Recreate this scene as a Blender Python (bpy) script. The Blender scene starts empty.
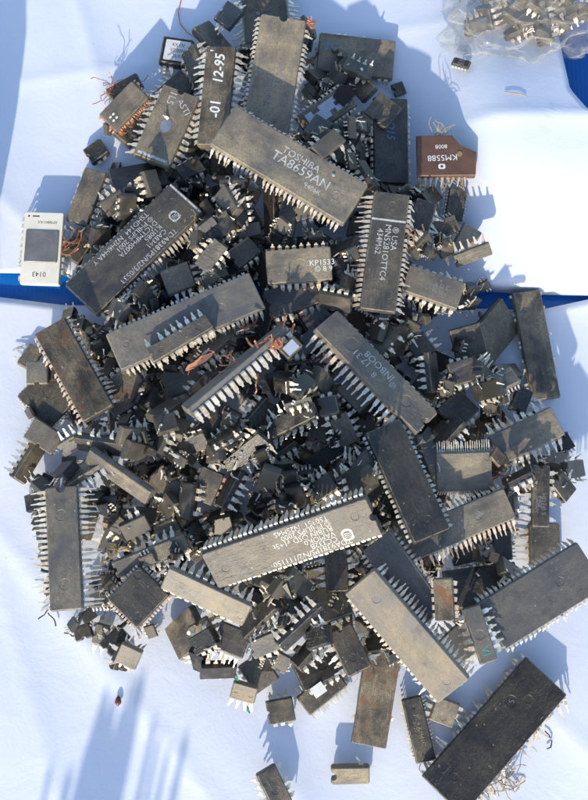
import bpy, bmesh, math, random
import numpy as np
from mathutils import Vector, Matrix

random.seed(7); rng = np.random.default_rng(11)
SC = bpy.context.scene
MM = 0.001
COL = SC.collection

# ------------------------------------------------------------------ camera
TH = math.radians(12.0); DIST = 0.36; FPX = 965.0
CAM = Vector((0, -DIST*math.sin(TH), DIST*math.cos(TH)))
cd = bpy.data.cameras.new('camera'); cam = bpy.data.objects.new('camera', cd); COL.objects.link(cam)
cam.location = CAM; cam.rotation_euler = (TH, 0, 0)
cd.sensor_fit = 'VERTICAL'; cd.sensor_height = 24.0; cd.lens = 24.0*FPX/800.0
cd.clip_start = 0.01; cd.clip_end = 50
SC.camera = cam

# ------------------------------------------------------------------ sky, sun, exposure
SUN_EL = math.radians(24.0)
SUN_AZ = (-0.20, -1.0)                       # where the sun stands, seen from the pile
w = bpy.data.worlds.new('World'); SC.world = w; w.use_nodes = True
nt = w.node_tree; bg = nt.nodes['Background']
sky = nt.nodes.new('ShaderNodeTexSky'); sky.sky_type = 'NISHITA'; sky.sun_disc = False
sky.sun_elevation = SUN_EL; sky.sun_rotation = math.atan2(SUN_AZ[0], SUN_AZ[1])
nt.links.new(sky.outputs[0], bg.inputs[0]); bg.inputs[1].default_value = 0.15; sky.ozone_density = 2.0
sl = bpy.data.lights.new('sun', 'SUN'); sl.energy = 2.55; sl.angle = math.radians(0.7); sl.color = (1.0, 0.90, 0.73)
so = bpy.data.objects.new('sun', sl); COL.objects.link(so)
a = Vector((SUN_AZ[0], SUN_AZ[1], 0)).normalized()*math.cos(SUN_EL) + Vector((0, 0, math.sin(SUN_EL)))
so.rotation_euler = a.to_track_quat('Z', 'Y').to_euler(); so.location = a*2
SC.view_settings.view_transform = 'Standard'; SC.view_settings.look = 'None'
SC.view_settings.exposure = 0.84; SC.view_settings.gamma = 1.0; SC.view_settings.use_curve_mapping = False

def P(px, py, z=0.0):
    """photo position (588 x 800) -> the point of the place that stands there at height z"""
    d = Vector(((px-294)/FPX, math.sin(TH)-(py-400)/FPX*math.cos(TH), -math.cos(TH)-(py-400)/FPX*math.sin(TH)))
    return CAM + d*((z-CAM.z)/d.z)

def toimg(p):
    v = p-CAM
    f = Vector((0, math.sin(TH), -math.cos(TH))); u = Vector((0, math.cos(TH), math.sin(TH)))
    return 294+FPX*v.x/v.dot(f), 400-FPX*v.dot(u)/v.dot(f)

def sstep(t):
    t = np.clip(t, 0, 1); return t*t*(3-2*t)

# ------------------------------------------------------------------ materials
def mat(name):
    m = bpy.data.materials.new(name); m.use_nodes = True
    return m, m.node_tree, m.node_tree.nodes['Principled BSDF']
def N(t, kind, **kw):
    n = t.nodes.new(kind)
    for k, v in kw.items():
        if k in n.inputs: n.inputs[k].default_value = v
        else: setattr(n, k, v)
    return n
def mth(t, op, a_, b_=None):
    n = t.nodes.new('ShaderNodeMath'); n.operation = op
    for i, v in enumerate((a_, b_)):
        if v is None: continue
        if isinstance(v, (int, float)): n.inputs[i].default_value = v
        else: t.links.new(v, n.inputs[i])
    return n.outputs[0]
def mixc(t, f, c1, c2):
    n = t.nodes.new('ShaderNodeMix'); n.data_type = 'RGBA'
    for i, v in ((0, f), (6, c1), (7, c2)):
        if isinstance(v, (int, float)): n.inputs[i].default_value = v
        elif isinstance(v, tuple): n.inputs[i].default_value = (*v, 1)
        else: t.links.new(v, n.inputs[i])
    return n.outputs[2]
def attr(t, name):
    n = t.nodes.new('ShaderNodeAttribute'); n.attribute_type = 'OBJECT'; n.attribute_name = name
    return n.outputs['Fac']
def ramp(t, f, p0, p1):
    n = t.nodes.new('ShaderNodeMapRange'); n.inputs[1].default_value = p0; n.inputs[2].default_value = p1
    t.links.new(f, n.inputs[0]); return n.outputs[0]
def objco(t, jitter=True):
    tc = t.nodes.new('ShaderNodeTexCoord')
    if not jitter: return tc.outputs['Object']
    oi = t.nodes.new('ShaderNodeObjectInfo')
    c = t.nodes.new('ShaderNodeCombineXYZ')
    for i, k in enumerate((3.1, 1.7, 2.3)): t.links.new(mth(t, 'MULTIPLY', oi.outputs['Random'], k), c.inputs[i])
    v = t.nodes.new('ShaderNodeVectorMath'); t.links.new(tc.outputs['Object'], v.inputs[0]); t.links.new(c.outputs[0], v.inputs[1])
    return v.outputs[0]
def noise(t, co, scale, detail=4, rough=.6, dist=0.0):
    n = N(t, 'ShaderNodeTexNoise'); n.inputs['Scale'].default_value = scale; n.inputs['Detail'].default_value = detail
    n.inputs['Roughness'].default_value = rough; n.inputs['Distortion'].default_value = dist
    t.links.new(co, n.inputs['Vector']); return n.outputs['Fac']
def bump(t, b, h, dist, strength=.5):
    n = t.nodes.new('ShaderNodeBump'); n.inputs['Distance'].default_value = dist; n.inputs['Strength'].default_value = strength
    t.links.new(h, n.inputs['Height']); t.links.new(n.outputs[0], b.inputs['Normal'])

def mpstreak(t, co):
    mp = t.nodes.new('ShaderNodeMapping'); mp.inputs['Rotation'].default_value = (0, 0, -.9); mp.inputs['Scale'].default_value = (.35, 2.2, 1)
    t.links.new(co, mp.inputs[0]); return mp.outputs[0]
def epoxy_material(worn_lit=False):
    m, t, b = mat('worn_lit_epoxy_edge' if worn_lit else 'moulded_epoxy'); co = objco(t)
    tone, dust, warm = attr(t, 'tone'), attr(t, 'dust'), attr(t, 'warm')
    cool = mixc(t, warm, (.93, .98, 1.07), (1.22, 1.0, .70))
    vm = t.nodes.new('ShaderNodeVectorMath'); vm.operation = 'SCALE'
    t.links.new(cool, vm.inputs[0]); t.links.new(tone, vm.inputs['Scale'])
    big = noise(t, co, 90, 3, .55); fine = noise(t, co, 700, 6, .7); grain = noise(t, co, 2600, 3, .6)
    # grime with a shape of its own, smeared patches
    f = mth(t, 'MULTIPLY', ramp(t, big, .36, .64), mth(t, 'ADD', mth(t, 'MULTIPLY', ramp(t, fine, .25, .75), 1.0), .22))
    smear = ramp(t, noise(t, mpstreak(t, co), 240, 5, .7), .45, .75)
    f = mth(t, 'ADD', f, mth(t, 'MULTIPLY', smear, .35))
    f = mth(t, 'MULTIPLY', f, ramp(t, grain, .22, .62))
    f = mth(t, 'MINIMUM', mth(t, 'MULTIPLY', f, dust), 1.0)
    c = mixc(t, f, vm.outputs[0], (.385, .31, .195))
    # brown dirt worked into patches, dark rubbed patches
    c = mixc(t, mth(t, 'MULTIPLY', mth(t, 'MULTIPLY', ramp(t, noise(t, co, 55, 6, .68, .8), .50, .68), .28), mth(t, 'MINIMUM', dust, 1.0)), c, (.12, .085, .05))
    c = mixc(t, mth(t, 'MULTIPLY', ramp(t, noise(t, co, 130, 5, .7, .5), .56, .66), .35), c, (.03, .028, .027))
    # chalky scuffs
    c = mixc(t, mth(t, 'MULTIPLY', mth(t, 'MULTIPLY', ramp(t, noise(t, mpstreak(t, co), 110, 6, .72, .6), .60, .70), .4), dust), c, (.42, .39, .33))
    # scratches: thin bright lines
    mp = t.nodes.new('ShaderNodeMapping'); mp.inputs['Rotation'].default_value = (0, 0, .6); mp.inputs['Scale'].default_value = (1, 7, 1)
    t.links.new(co, mp.inputs[0])
    sc1 = noise(t, mp.outputs[0], 160, 2, .5, 1.2)
    line = ramp(t, mth(t, 'ABSOLUTE', mth(t, 'SUBTRACT', sc1, .5)), .012, .002)
    line = mth(t, 'MULTIPLY', line, ramp(t, noise(t, co, 70, 2), .42, .60))
    c = mixc(t, mth(t, 'MULTIPLY', line, .45), c, (.36, .34, .30))
    # specks of grit
    v = N(t, 'ShaderNodeTexVoronoi'); v.inputs['Scale'].default_value = 420; t.links.new(co, v.inputs['Vector'])
    sp = mth(t, 'MULTIPLY', ramp(t, v.outputs['Distance'], .16, .07), ramp(t, noise(t, co, 230, 2), .52, .6))
    c = mixc(t, mth(t, 'MULTIPLY', sp, .6), c, (.42, .38, .30))
    c = mixc(t, mth(t, 'MULTIPLY', attr(t, 'rust'), ramp(t, noise(t, co, 140, 5, .65, 1.0), .52, .66)), c, (.20, .085, .035))
    # pepper: pale filler grains showing in the scuffed resin
    c = mixc(t, mth(t, 'MULTIPLY', ramp(t, noise(t, co, 1500, 3, .7), .60, .72), mth(t, 'ADD', mth(t, 'MULTIPLY', dust, .22), .06)), c, (.33, .31, .27))
    if worn_lit: c = mixc(t, mth(t, 'MULTIPLY', ramp(t, noise(t, co, 500, 4, .6), .35, .6), .55), c, (.36, .32, .25))  # paler chamfers: rubbed edges and the catch-light on them, both put into colour
    t.links.new(c, b.inputs['Base Color'])
    r = mth(t, 'ADD', mth(t, 'MULTIPLY', f, .25), mth(t, 'ADD', mth(t, 'MULTIPLY', fine, .24), attr(t, 'rough')))
    t.links.new(r, b.inputs['Roughness'])
    b.inputs['Specular IOR Level'].default_value = .55
    bump(t, b, mth(t, 'ADD', mth(t, 'ADD', grain, mth(t, 'MULTIPLY', fine, .8)), mth(t, 'MULTIPLY', line, -.7)), 0.00010, .9)
    return m
def pin_material():
    m, t, b = mat('tinned_metal'); co = objco(t)
    oi = t.nodes.new('ShaderNodeObjectInfo'); hue = attr(t, 'hue')
    n1 = noise(t, co, 900, 4, .65)
    geo = t.nodes.new('ShaderNodeNewGeometry')
    rp = geo.outputs['Random Per Island']
    silver = mixc(t, rp, (.74, .70, .58), (.91, .87, .75))
    tar = mixc(t, mth(t, 'MULTIPLY', ramp(t, n1, .40, .70), ramp(t, mth(t, 'FRACT', mth(t, 'MULTIPLY', oi.outputs['Random'], 7.3)), .1, .8)), silver, (.52, .36, .16))
    c = mixc(t, hue, tar, mixc(t, n1, (.70, .30, .16), (.86, .52, .34)))
    c = mixc(t, mth(t, 'MULTIPLY', ramp(t, noise(t, co, 350, 3), .58, .74), .5), c, (.12, .10, .08))
    t.links.new(c, b.inputs['Base Color']); b.inputs['Metallic'].default_value = .40
    t.links.new(mth(t, 'ADD', mth(t, 'MULTIPLY', n1, .35), .18), b.inputs['Roughness'])
    bump(t, b, n1, 0.0001, .5)
    return m
def plain(name, c, rough=.6, metal=0.0, c2=None, scale=300, bd=0.00004, bs=.4, detail=4):
    m, t, b = mat(name); co = objco(t)
    n1 = noise(t, co, scale, detail, .62)
    t.links.new(mixc(t, ramp(t, n1, .3, .75), c, c2 or tuple(x*.72 for x in c)), b.inputs['Base Color'])
    t.links.new(mth(t, 'ADD', mth(t, 'MULTIPLY', n1, .2), rough-.1), b.inputs['Roughness'])
    b.inputs['Metallic'].default_value = metal
    bump(t, b, noise(t, co, scale*5, 4, .6), bd, bs)
    return m
def paper_material():
    m, t, b = mat('white_paper'); co = objco(t, False)
    n1 = noise(t, co, 16, 4, .6); n2 = noise(t, co, 900, 5, .7); n3 = noise(t, co, 55, 5, .6, .4)
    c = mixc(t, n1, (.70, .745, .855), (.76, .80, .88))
    v = N(t, 'ShaderNodeTexVoronoi'); v.inputs['Scale'].default_value = 75; t.links.new(co, v.inputs['Vector'])
    sp = mth(t, 'MULTIPLY', ramp(t, v.outputs['Distance'], .035, .02), ramp(t, noise(t, co, 24, 3), .55, .6))
    c = mixc(t, mth(t, 'MULTIPLY', sp, .8), c, (.16, .14, .13))
    v2 = N(t, 'ShaderNodeTexVoronoi'); v2.inputs['Scale'].default_value = 260; t.links.new(co, v2.inputs['Vector'])
    sp2 = mth(t, 'MULTIPLY', ramp(t, v2.outputs['Distance'], .06, .02), ramp(t, noise(t, co, 40, 3), .54, .62))
    c = mixc(t, mth(t, 'MULTIPLY', sp2, .55), c, (.28, .26, .24))
    c = mixc(t, mth(t, 'MULTIPLY', ramp(t, noise(t, co, 9, 5, .7, .8), .52, .70), .22), c, (.60, .60, .62))
    t.links.new(c, b.inputs['Base Color']); b.inputs['Roughness'].default_value = .78
    b.inputs['Specular IOR Level'].default_value = .25
    bump(t, b, mth(t, 'ADD', n2, mth(t, 'MULTIPLY', n3, 6.0)), 0.00012, .45)
    return m
def tarp_material():
    m, t, b = mat('blue_tarpaulin'); co = objco(t, False)
    n1 = noise(t, co, 30, 4)
    t.links.new(mixc(t, n1, (.0, .11, .42), (.004, .17, .56)), b.inputs['Base Color'])
    b.inputs['Roughness'].default_value = .38
    wv = N(t, 'ShaderNodeTexWave'); wv.inputs['Scale'].default_value = 190; wv.inputs['Distortion'].default_value = .6; t.links.new(co, wv.inputs['Vector'])
    bump(t, b, wv.outputs['Fac'], 0.00015, .25)
    return m
def film_material():
    m, t, b = mat('clear_plastic_film'); co = objco(t)
    out = t.nodes['Material Output']
    b.inputs['Base Color'].default_value = (.62, .62, .60, 1); b.inputs['Roughness'].default_value = .07
    tr = t.nodes.new('ShaderNodeBsdfTransparent'); tr.inputs[0].default_value = (.95, .95, .94, 1)
    lw = t.nodes.new('ShaderNodeLayerWeight'); lw.inputs['Blend'].default_value = .35
    n1 = noise(t, co, 70, 3, .5, 1.5)
    f = mth(t, 'MINIMUM', mth(t, 'ADD', mth(t, 'MULTIPLY', lw.outputs['Facing'], .60), mth(t, 'ADD', mth(t, 'MULTIPLY', ramp(t, n1, .5, .75), .18), .06)), 1.0)
    mx = t.nodes.new('ShaderNodeMixShader'); t.links.new(f, mx.inputs[0]); t.links.new(tr.outputs[0], mx.inputs[1]); t.links.new(b.outputs[0], mx.inputs[2])
    t.links.new(mx.outputs[0], out.inputs['Surface'])
    bump(t, b, n1, 0.0006, .5)
    return m
WORN_LIT_EDGE = epoxy_material(True)
EPOXY, PIN, PAPER, TARP, FILM = epoxy_material(), pin_material(), paper_material(), tarp_material(), film_material()
INK = plain('white_ink', (.70, .70, .66), .6, c2=(.38, .38, .36), scale=1500)
FAINT = plain('faded_grey_ink', (.26, .255, .24), .6, c2=(.15, .145, .135), scale=1500)
HAND = plain('white_marker', (.86, .85, .82), .5, c2=(.7, .69, .66), scale=900)
TEAL = plain('teal_ink', (.05, .36, .33), .6, scale=1200)
BLUEINK = plain('blue_ink', (.06, .26, .50), .6, scale=1200)
GOLDINK = plain('tan_ink', (.34, .27, .15), .6, scale=1500)
for m_ in (INK, FAINT, HAND, GOLDINK):
    t_ = m_.node_tree; b_ = t_.nodes['Principled BSDF']; c_ = objco(t_)
    k_ = .10 if m_ is HAND else .0
    t_.links.new(mth(t_, 'MULTIPLY', ramp(t_, noise(t_, c_, 420, 5, .7), .30-k_, .46-k_), ramp(t_, noise(t_, c_, 2500, 3, .7), .22-k_, .50-k_)), b_.inputs['Alpha'])
BLACKINK = plain('black_ink', (.05, .05, .05), .6, scale=1200)
CERAMIC = plain('off_white_ceramic', (.80, .77, .66), .5, c2=(.66, .63, .54), scale=120)
LID = plain('dull_grey_metal', (.30, .295, .29), .42, .5, c2=(.17, .165, .16), scale=160)
BRIGHT = plain('bright_aluminium', (.62, .68, .76), .35, .35, scale=160)
BROWN = plain('brown_resin', (.165, .088, .058), .45, c2=(.095, .050, .034), scale=150, bs=.6)
COPPER = plain('bare_copper', (.72, .33, .19), .4, .6, c2=(.45, .17, .09), scale=700)
GOLD = plain('tarnished_gold', (.62, .46, .20), .4, .55, c2=(.36, .25, .10), scale=600)
WHITE = plain('white_label', (.66, .67, .66), .6, c2=(.52, .53, .52), scale=250)
GLASS = plain('quartz_window', (.22, .26, .33), .08, 0, c2=(.12, .15, .20), scale=200, bs=.1)
HAIR = plain('tan_fibre', (.50, .40, .25), .6, c2=(.34, .26, .15), scale=500)
MICA = plain('red_brown_flake', (.038, .017, .013), .3, c2=(.022, .010, .008), scale=300)
GREEN = plain('green_plastic', (.03, .22, .12), .4, scale=400)
SEEDM = plain('red_brown_shell', (.16, .055, .035), .4, scale=500)
LEAF = plain('dry_green_leaf', (.10, .13, .05), .6, scale=300)

# ------------------------------------------------------------------ mesh helpers
def link(name, me, material=None, parent=None):
    o = bpy.data.objects.new(name, me); COL.objects.link(o)
    if material and not me.materials: me.materials.append(material)
    if parent: o.parent = parent
    return o
def mesh(name, v, f, material=None, smooth=False):
    me = bpy.data.meshes.new(name); me.from_pydata([tuple(x) for x in v], [], f); me.update()
    if material: me.materials.append(material)
    if smooth:
        for p in me.polygons: p.use_smooth = True
    return me
def props(o, tone=.06, dust=.5, warm=.3, rust=0.0, rough=.42, hue=0.0):
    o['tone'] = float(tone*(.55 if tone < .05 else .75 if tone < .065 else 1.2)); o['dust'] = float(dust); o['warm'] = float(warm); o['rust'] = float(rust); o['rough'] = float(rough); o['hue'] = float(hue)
    return o
def thing(name, label, cat, group=None):
    o = bpy.data.objects.new(name, None); COL.objects.link(o); o.empty_display_size = .005
    o['label'] = label; o['category'] = cat
    if group: o['group'] = group
    return o

def body_mesh(L, W, T, notch=0, marks=(), draft=.30, ch=.22, poly=None, recess=.12):
    """moulded package (mm): outline rings with a parting line, chamfers, end notch and round ejector recesses"""
    if poly is None:
        r = .35
        poly = []
        for sx, sy in ((1, 1), (-1, 1), (-1, -1), (1, -1)):
            poly += [(sx*(L/2), sy*(W/2-r)), (sx*(L/2-r), sy*(W/2))][::(1 if sx*sy > 0 else -1)]
            if sx == -1 and sy == 1 and notch:
                poly += [(-L/2+notch*math.sin(q), notch*math.cos(q)) for q in [math.pi*k/8 for k in range(9)]]
    def inset(d):
        return [(x*(1-d/(L/2)), y*(1-d/(W/2))) for x, y in poly]
    rings = [(-T/2, draft+ch), (-T/2+ch, draft), (-.12, 0), (.12, 0), (T/2-ch, draft), (T/2, draft+ch)]
    bm = bmesh.new(); vr = []
    for z, d in rings: vr.append([bm.verts.new((x*MM, y*MM, z*MM)) for x, y in inset(d)])
    n = len(poly)
    for a_, b_ in zip(vr, vr[1:]):
        for i in range(n): bm.faces.new((a_[i], a_[(i+1) % n], b_[(i+1) % n], b_[i]))
    bm.faces.new(vr[0][::-1])
    if not marks: bm.faces.new(vr[-1])
    else:
        edges = [bm.edges.get((vr[-1][i], vr[-1][(i+1) % n])) for i in range(n)]
        for (cx, cy, rr) in marks:
            up, dn = [], []
            for k in range(18):
                q = 2*math.pi*k/18
                up.append(bm.verts.new(((cx+rr*math.cos(q))*MM, (cy+rr*math.sin(q))*MM, T/2*MM)))
                dn.append(bm.verts.new(((cx+rr*.9*math.cos(q))*MM, (cy+rr*.9*math.sin(q))*MM, (T/2-recess)*MM)))
            for k in range(18):
                j = (k+1) % 18
                edges.append(bm.edges.new((up[k], up[j])))
                bm.faces.new((up[k], up[j], dn[j], dn[k]))
            bm.faces.new(dn)
        bmesh.ops.triangle_fill(bm, use_beauty=True, edges=edges)
    bmesh.ops.recalc_face_normals(bm, faces=bm.faces[:])
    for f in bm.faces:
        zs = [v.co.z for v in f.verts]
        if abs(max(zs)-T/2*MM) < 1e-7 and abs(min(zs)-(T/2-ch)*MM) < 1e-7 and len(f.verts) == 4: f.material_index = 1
    me = bpy.data.meshes.new('body'); bm.to_mesh(me); bm.free(); me.materials.append(EPOXY); me.materials.append(WORN_LIT_EDGE)
    return me

def remat(me, m_):
    me.materials.clear(); me.materials.append(m_)
    for p in me.polygons: p.material_index = 0

def ribbon(pts, ws, th=.26):
    """a flat bent lead in the y-z plane (mm)"""
    v, f = [], []
    for i, (y, z) in enumerate(pts):
        a_ = pts[max(i-1, 0)]; b_ = pts[min(i+1, len(pts)-1)]
        dy, dz = b_[0]-a_[0], b_[1]-a_[1]; l = math.hypot(dy, dz) or 1
        ny, nz = -dz/l*th/2, dy/l*th/2; w_ = ws[i]/2
        v += [(-w_*MM, (y+ny)*MM, (z+nz)*MM), (w_*MM, (y+ny)*MM, (z+nz)*MM), (w_*MM, (y-ny)*MM, (z-nz)*MM), (-w_*MM, (y-ny)*MM, (z-nz)*MM)]
        if i:
            o = 4*(i-1)
            for k in range(4): f.append((o+k, o+(k+1) % 4, o+4+(k+1) % 4, o+4+k))
    o = 4*(len(pts)-1); f += [(3, 2, 1, 0), (o, o+1, o+2, o+3)]
    return v, f
def pin_shape(style, pitch, ln, T, k=0):
    j = (k-1)*.18
    w1, w2 = pitch*.58, max(pitch*.27, .38)
    if style == 'down': return ribbon([(-.3, 0), (.75, 0), (1.0+j*.3, -.35), (1.05+j*.6+ln*.10, -ln*.46), (1.08+j*.7+ln*.12, -ln*.52), (1.15+j*1.6+ln*.30, -ln)], [w1, w1, w1, w1*.96, w2, w2*.8])
    if style == 'splay': return ribbon([(-.3, 0), (.6, 0), (.9, -.2), (.9+ln*.34, -ln*(.28+j)), (.9+ln*.40, -ln*(.32+j)), (.9+ln*.88, -ln*(.62+j))], [w1, w1, w1, w1*.92, w2, w2*.75])
    if style == 'flat': return ribbon([(-.3, 0), (.5, 0), (.7, 0), (.8+ln*.5, -.1+j), (.8+ln, -.3+j*2)], [w1, w1, w1*.8, w2, w2*.8])
    if style == 'stub': return ribbon([(-.3, 0), (.55, 0), (.8+j*.3, -.25), (.95, -.9+j)], [w1, w1, w1, w1*.8], .32)
    if style == 'up': return ribbon([(-.3, 0), (.6, 0), (.8, .3), (.85+j, ln*.5), (.88+j, ln*.56), (1.0+j*2, ln)], [w1, w1, w1, w1*.95, w2, w2*.8])
    if style == 'gull': return ribbon([(-.2, 0), (.35, 0), (.55, -T*.42), (1.2, -T*.52)], [pitch*.4]*4, .16)
    if style == 'jlead': return ribbon([(-.2, 0), (.45, .1), (.6, -.3), (.5, -T*.5), (-.1, -T*.56)], [pitch*.62]*4+[pitch*.45], .24)
    if style == 'broad': return ribbon([(-.3, 0), (.8, 0), (1.05, -.3), (1.1+j*.4, -ln*.72), (1.12+j*.5, -ln*.8), (1.15+j, -ln)], [w1*1.12]*4+[w2*1.3, w2], .3)
    raise ValueError(style)
PINCACHE = {}
def pin_me(style, pitch, ln, T, k):
    key = (style, round(pitch, 2), round(ln, 1), round(T, 1), k)
    if key not in PINCACHE: PINCACHE[key] = mesh('pin', *pin_shape(style, pitch, ln, T, k), PIN)
    return PINCACHE[key]
def side_frames(L, W, side, pitch, n=None):
    """positions along one side of a package: (x, y, rotation) in mm"""
    span = L if side in 'NS' else W
    n = n or max(2, int(round((span-pitch*.8)/pitch)))
    off = [(i-(n-1)/2)*pitch for i in range(n)]
    if side == 'N': return [(x, W/2, 0) for x in off]
    if side == 'S': return [(x, -W/2, math.pi) for x in off]
    if side == 'E': return [(L/2, y, -math.pi/2) for y in off]
    return [(-L/2, y, math.pi/2) for y in off]
def pin_row_mesh(L, W, T, side, pitch, style, ln, jit=.10, skip=.04, R=random):
    V, F = [], []
    for (x, y, rz) in side_frames(L, W, side, pitch):
        if R.random() < skip: continue
        v, f = pin_shape(style, pitch, ln*R.uniform(.8, 1.05), T, R.randrange(3))
        M = Matrix.Translation((x*MM, y*MM, 0)) @ Matrix.Rotation(rz, 4, 'Z') @ Matrix.Rotation(R.gauss(0, jit), 4, 'X') @ Matrix.Rotation(R.gauss(0, jit), 4, 'Z')
        o = len(V); V += [tuple(M @ Vector(p)) for p in v]; F += [tuple(i+o for i in q) for q in f]
    return mesh('pin_row', V, F, PIN)
def add_pins(root, L, W, T, sides, pitch, style, ln, hue=0.0, jit=.07, skip=.03, single=True):
    styles = style if isinstance(style, dict) else {s: style for s in sides}
    for s in sides:
        st = styles.get(s, 'down')
        if not single:
            props(link('pin_row', pin_row_mesh(L, W, T, s, pitch, st, ln, jit, skip), None, root), hue=hue); continue
        for (x, y, rz) in side_frames(L, W, s, pitch):
            if random.random() < skip: continue
            o = link('pin', pin_me(st, pitch, ln, T, random.randrange(3)), None, root)
            o.location = (x*MM, y*MM, 0)
            bent = 4 if random.random() < .12 else 1.3
            o.rotation_euler = (Matrix.Rotation(rz, 3, 'Z') @ Matrix.Rotation(random.gauss(0, jit*bent), 3, 'X') @ Matrix.Rotation(random.gauss(0, jit*bent*.8), 3, 'Z')).to_euler()
            s_ = random.uniform(.82, 1.1); o.scale = (1, s_, s_)
            o['hue'] = min(1.0, max(0.0, hue+random.gauss(0, .10)))

TXT = {}
def text_mesh(s, size, shear=0.0, align='CENTER', bold=0.0):
    key = (s, size, shear, align, bold)
    if key in TXT: return TXT[key]
    c = bpy.data.curves.new('printed_text', 'FONT'); c.body = s; c.size = size*MM*1.42; c.align_x = align; c.align_y = 'CENTER'; c.shear = shear
    c.resolution_u = 2; c.offset = bold*MM
    o = bpy.data.objects.new('tmp', c); COL.objects.link(o)
    me = bpy.data.meshes.new_from_object(o.evaluated_get(bpy.context.evaluated_depsgraph_get()))
    me.name = 'printed_text'; me.materials.clear()
    bpy.data.objects.remove(o); bpy.data.curves.remove(c)
    TXT[key] = me
    return me
def add_text(root, s, x, y, z, size, material, rot=0.0, shear=0.0, align='CENTER', sx=1.0, bold=0.0):
    me = text_mesh(s, size, shear, align, bold)
    o = bpy.data.objects.new('printed_text', me); COL.objects.link(o); o.parent = root
    if not me.materials: me.materials.append(None)
    o.material_slots[0].link = 'OBJECT'; o.material_slots[0].material = material
    o.location = (x*MM, y*MM, (z+.03)*MM); o.rotation_euler = (0, 0, rot); o.scale = (sx, 1, 1)
    return o
def flat_shape(name, outline, th, material, z, parent, loc=(0, 0), rot=0):
    """a thin plate (mm) standing on height z of its parent"""
    bm = bmesh.new(); vs = [bm.verts.new((x*MM, y*MM, 0)) for x, y in outline]
    f = bm.faces.new(vs); r = bmesh.ops.extrude_face_region(bm, geom=[f])
    bmesh.ops.translate(bm, vec=(0, 0, th*MM), verts=[g for g in r['geom'] if isinstance(g, bmesh.types.BMVert)])
    bmesh.ops.recalc_face_normals(bm, faces=bm.faces[:])
    me = bpy.data.meshes.new(name); bm.to_mesh(me); bm.free()
    o = link(name, me, material, parent); o.location = (loc[0]*MM, loc[1]*MM, z*MM); o.rotation_euler = (0, 0, rot)
    return o
def rect(w_, h_, b=0.0):
    if not b: return [(-w_/2, -h_/2), (w_/2, -h_/2), (w_/2, h_/2), (-w_/2, h_/2)]
    return [(-w_/2+b, -h_/2), (w_/2-b, -h_/2), (w_/2, -h_/2+b), (w_/2, h_/2-b), (w_/2-b, h_/2), (-w_/2+b, h_/2), (-w_/2, h_/2-b), (-w_/2, -h_/2+b)]
def circ(r, n=14, sy=1.0): return [(r*math.cos(2*math.pi*k/n), r*sy*math.sin(2*math.pi*k/n)) for k in range(n)]

def tube(pts, r, n=4, taper=1.0):
    v, f = [], []
    for i, p in enumerate(pts):
        d = (pts[min(i+1, len(pts)-1)]-pts[max(i-1, 0)]).normalized()
        u = d.cross(Vector((.31, .77, .56))).normalized(); q = d.cross(u); rr = r*(1+(taper-1)*i/max(1, len(pts)-1))
        v += [p+(u*math.cos(2*math.pi*k/n)+q*math.sin(2*math.pi*k/n))*rr for k in range(n)]
        if i: f += [((i-1)*n+k, (i-1)*n+(k+1) % n, i*n+(k+1) % n, i*n+k) for k in range(n)]
    f += [tuple(range(n))[::-1], tuple((len(pts)-1)*n+k for k in range(n))]
    return v, f
def tubes(name, curves, r, material, parent=None, taper=1.0):
    V, F = [], []
    for c in curves:
        v, f = tube(c, r, taper=taper); o = len(V); V += v; F += [tuple(i+o for i in q) for q in f]
    return link(name, mesh(name, V, F, material), None, parent)
def curl(start, d, ln, n=6, wob=.5, R=random):
    p = Vector(start); d = Vector(d).normalized(); out = [p.copy()]
    for k in range(n):
        d = (d+Vector((R.gauss(0, wob), R.gauss(0, wob), R.gauss(0, wob*.6)))*.6).normalized()
        p = p+d*ln/n; out.append(p.copy())
    return out

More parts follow.
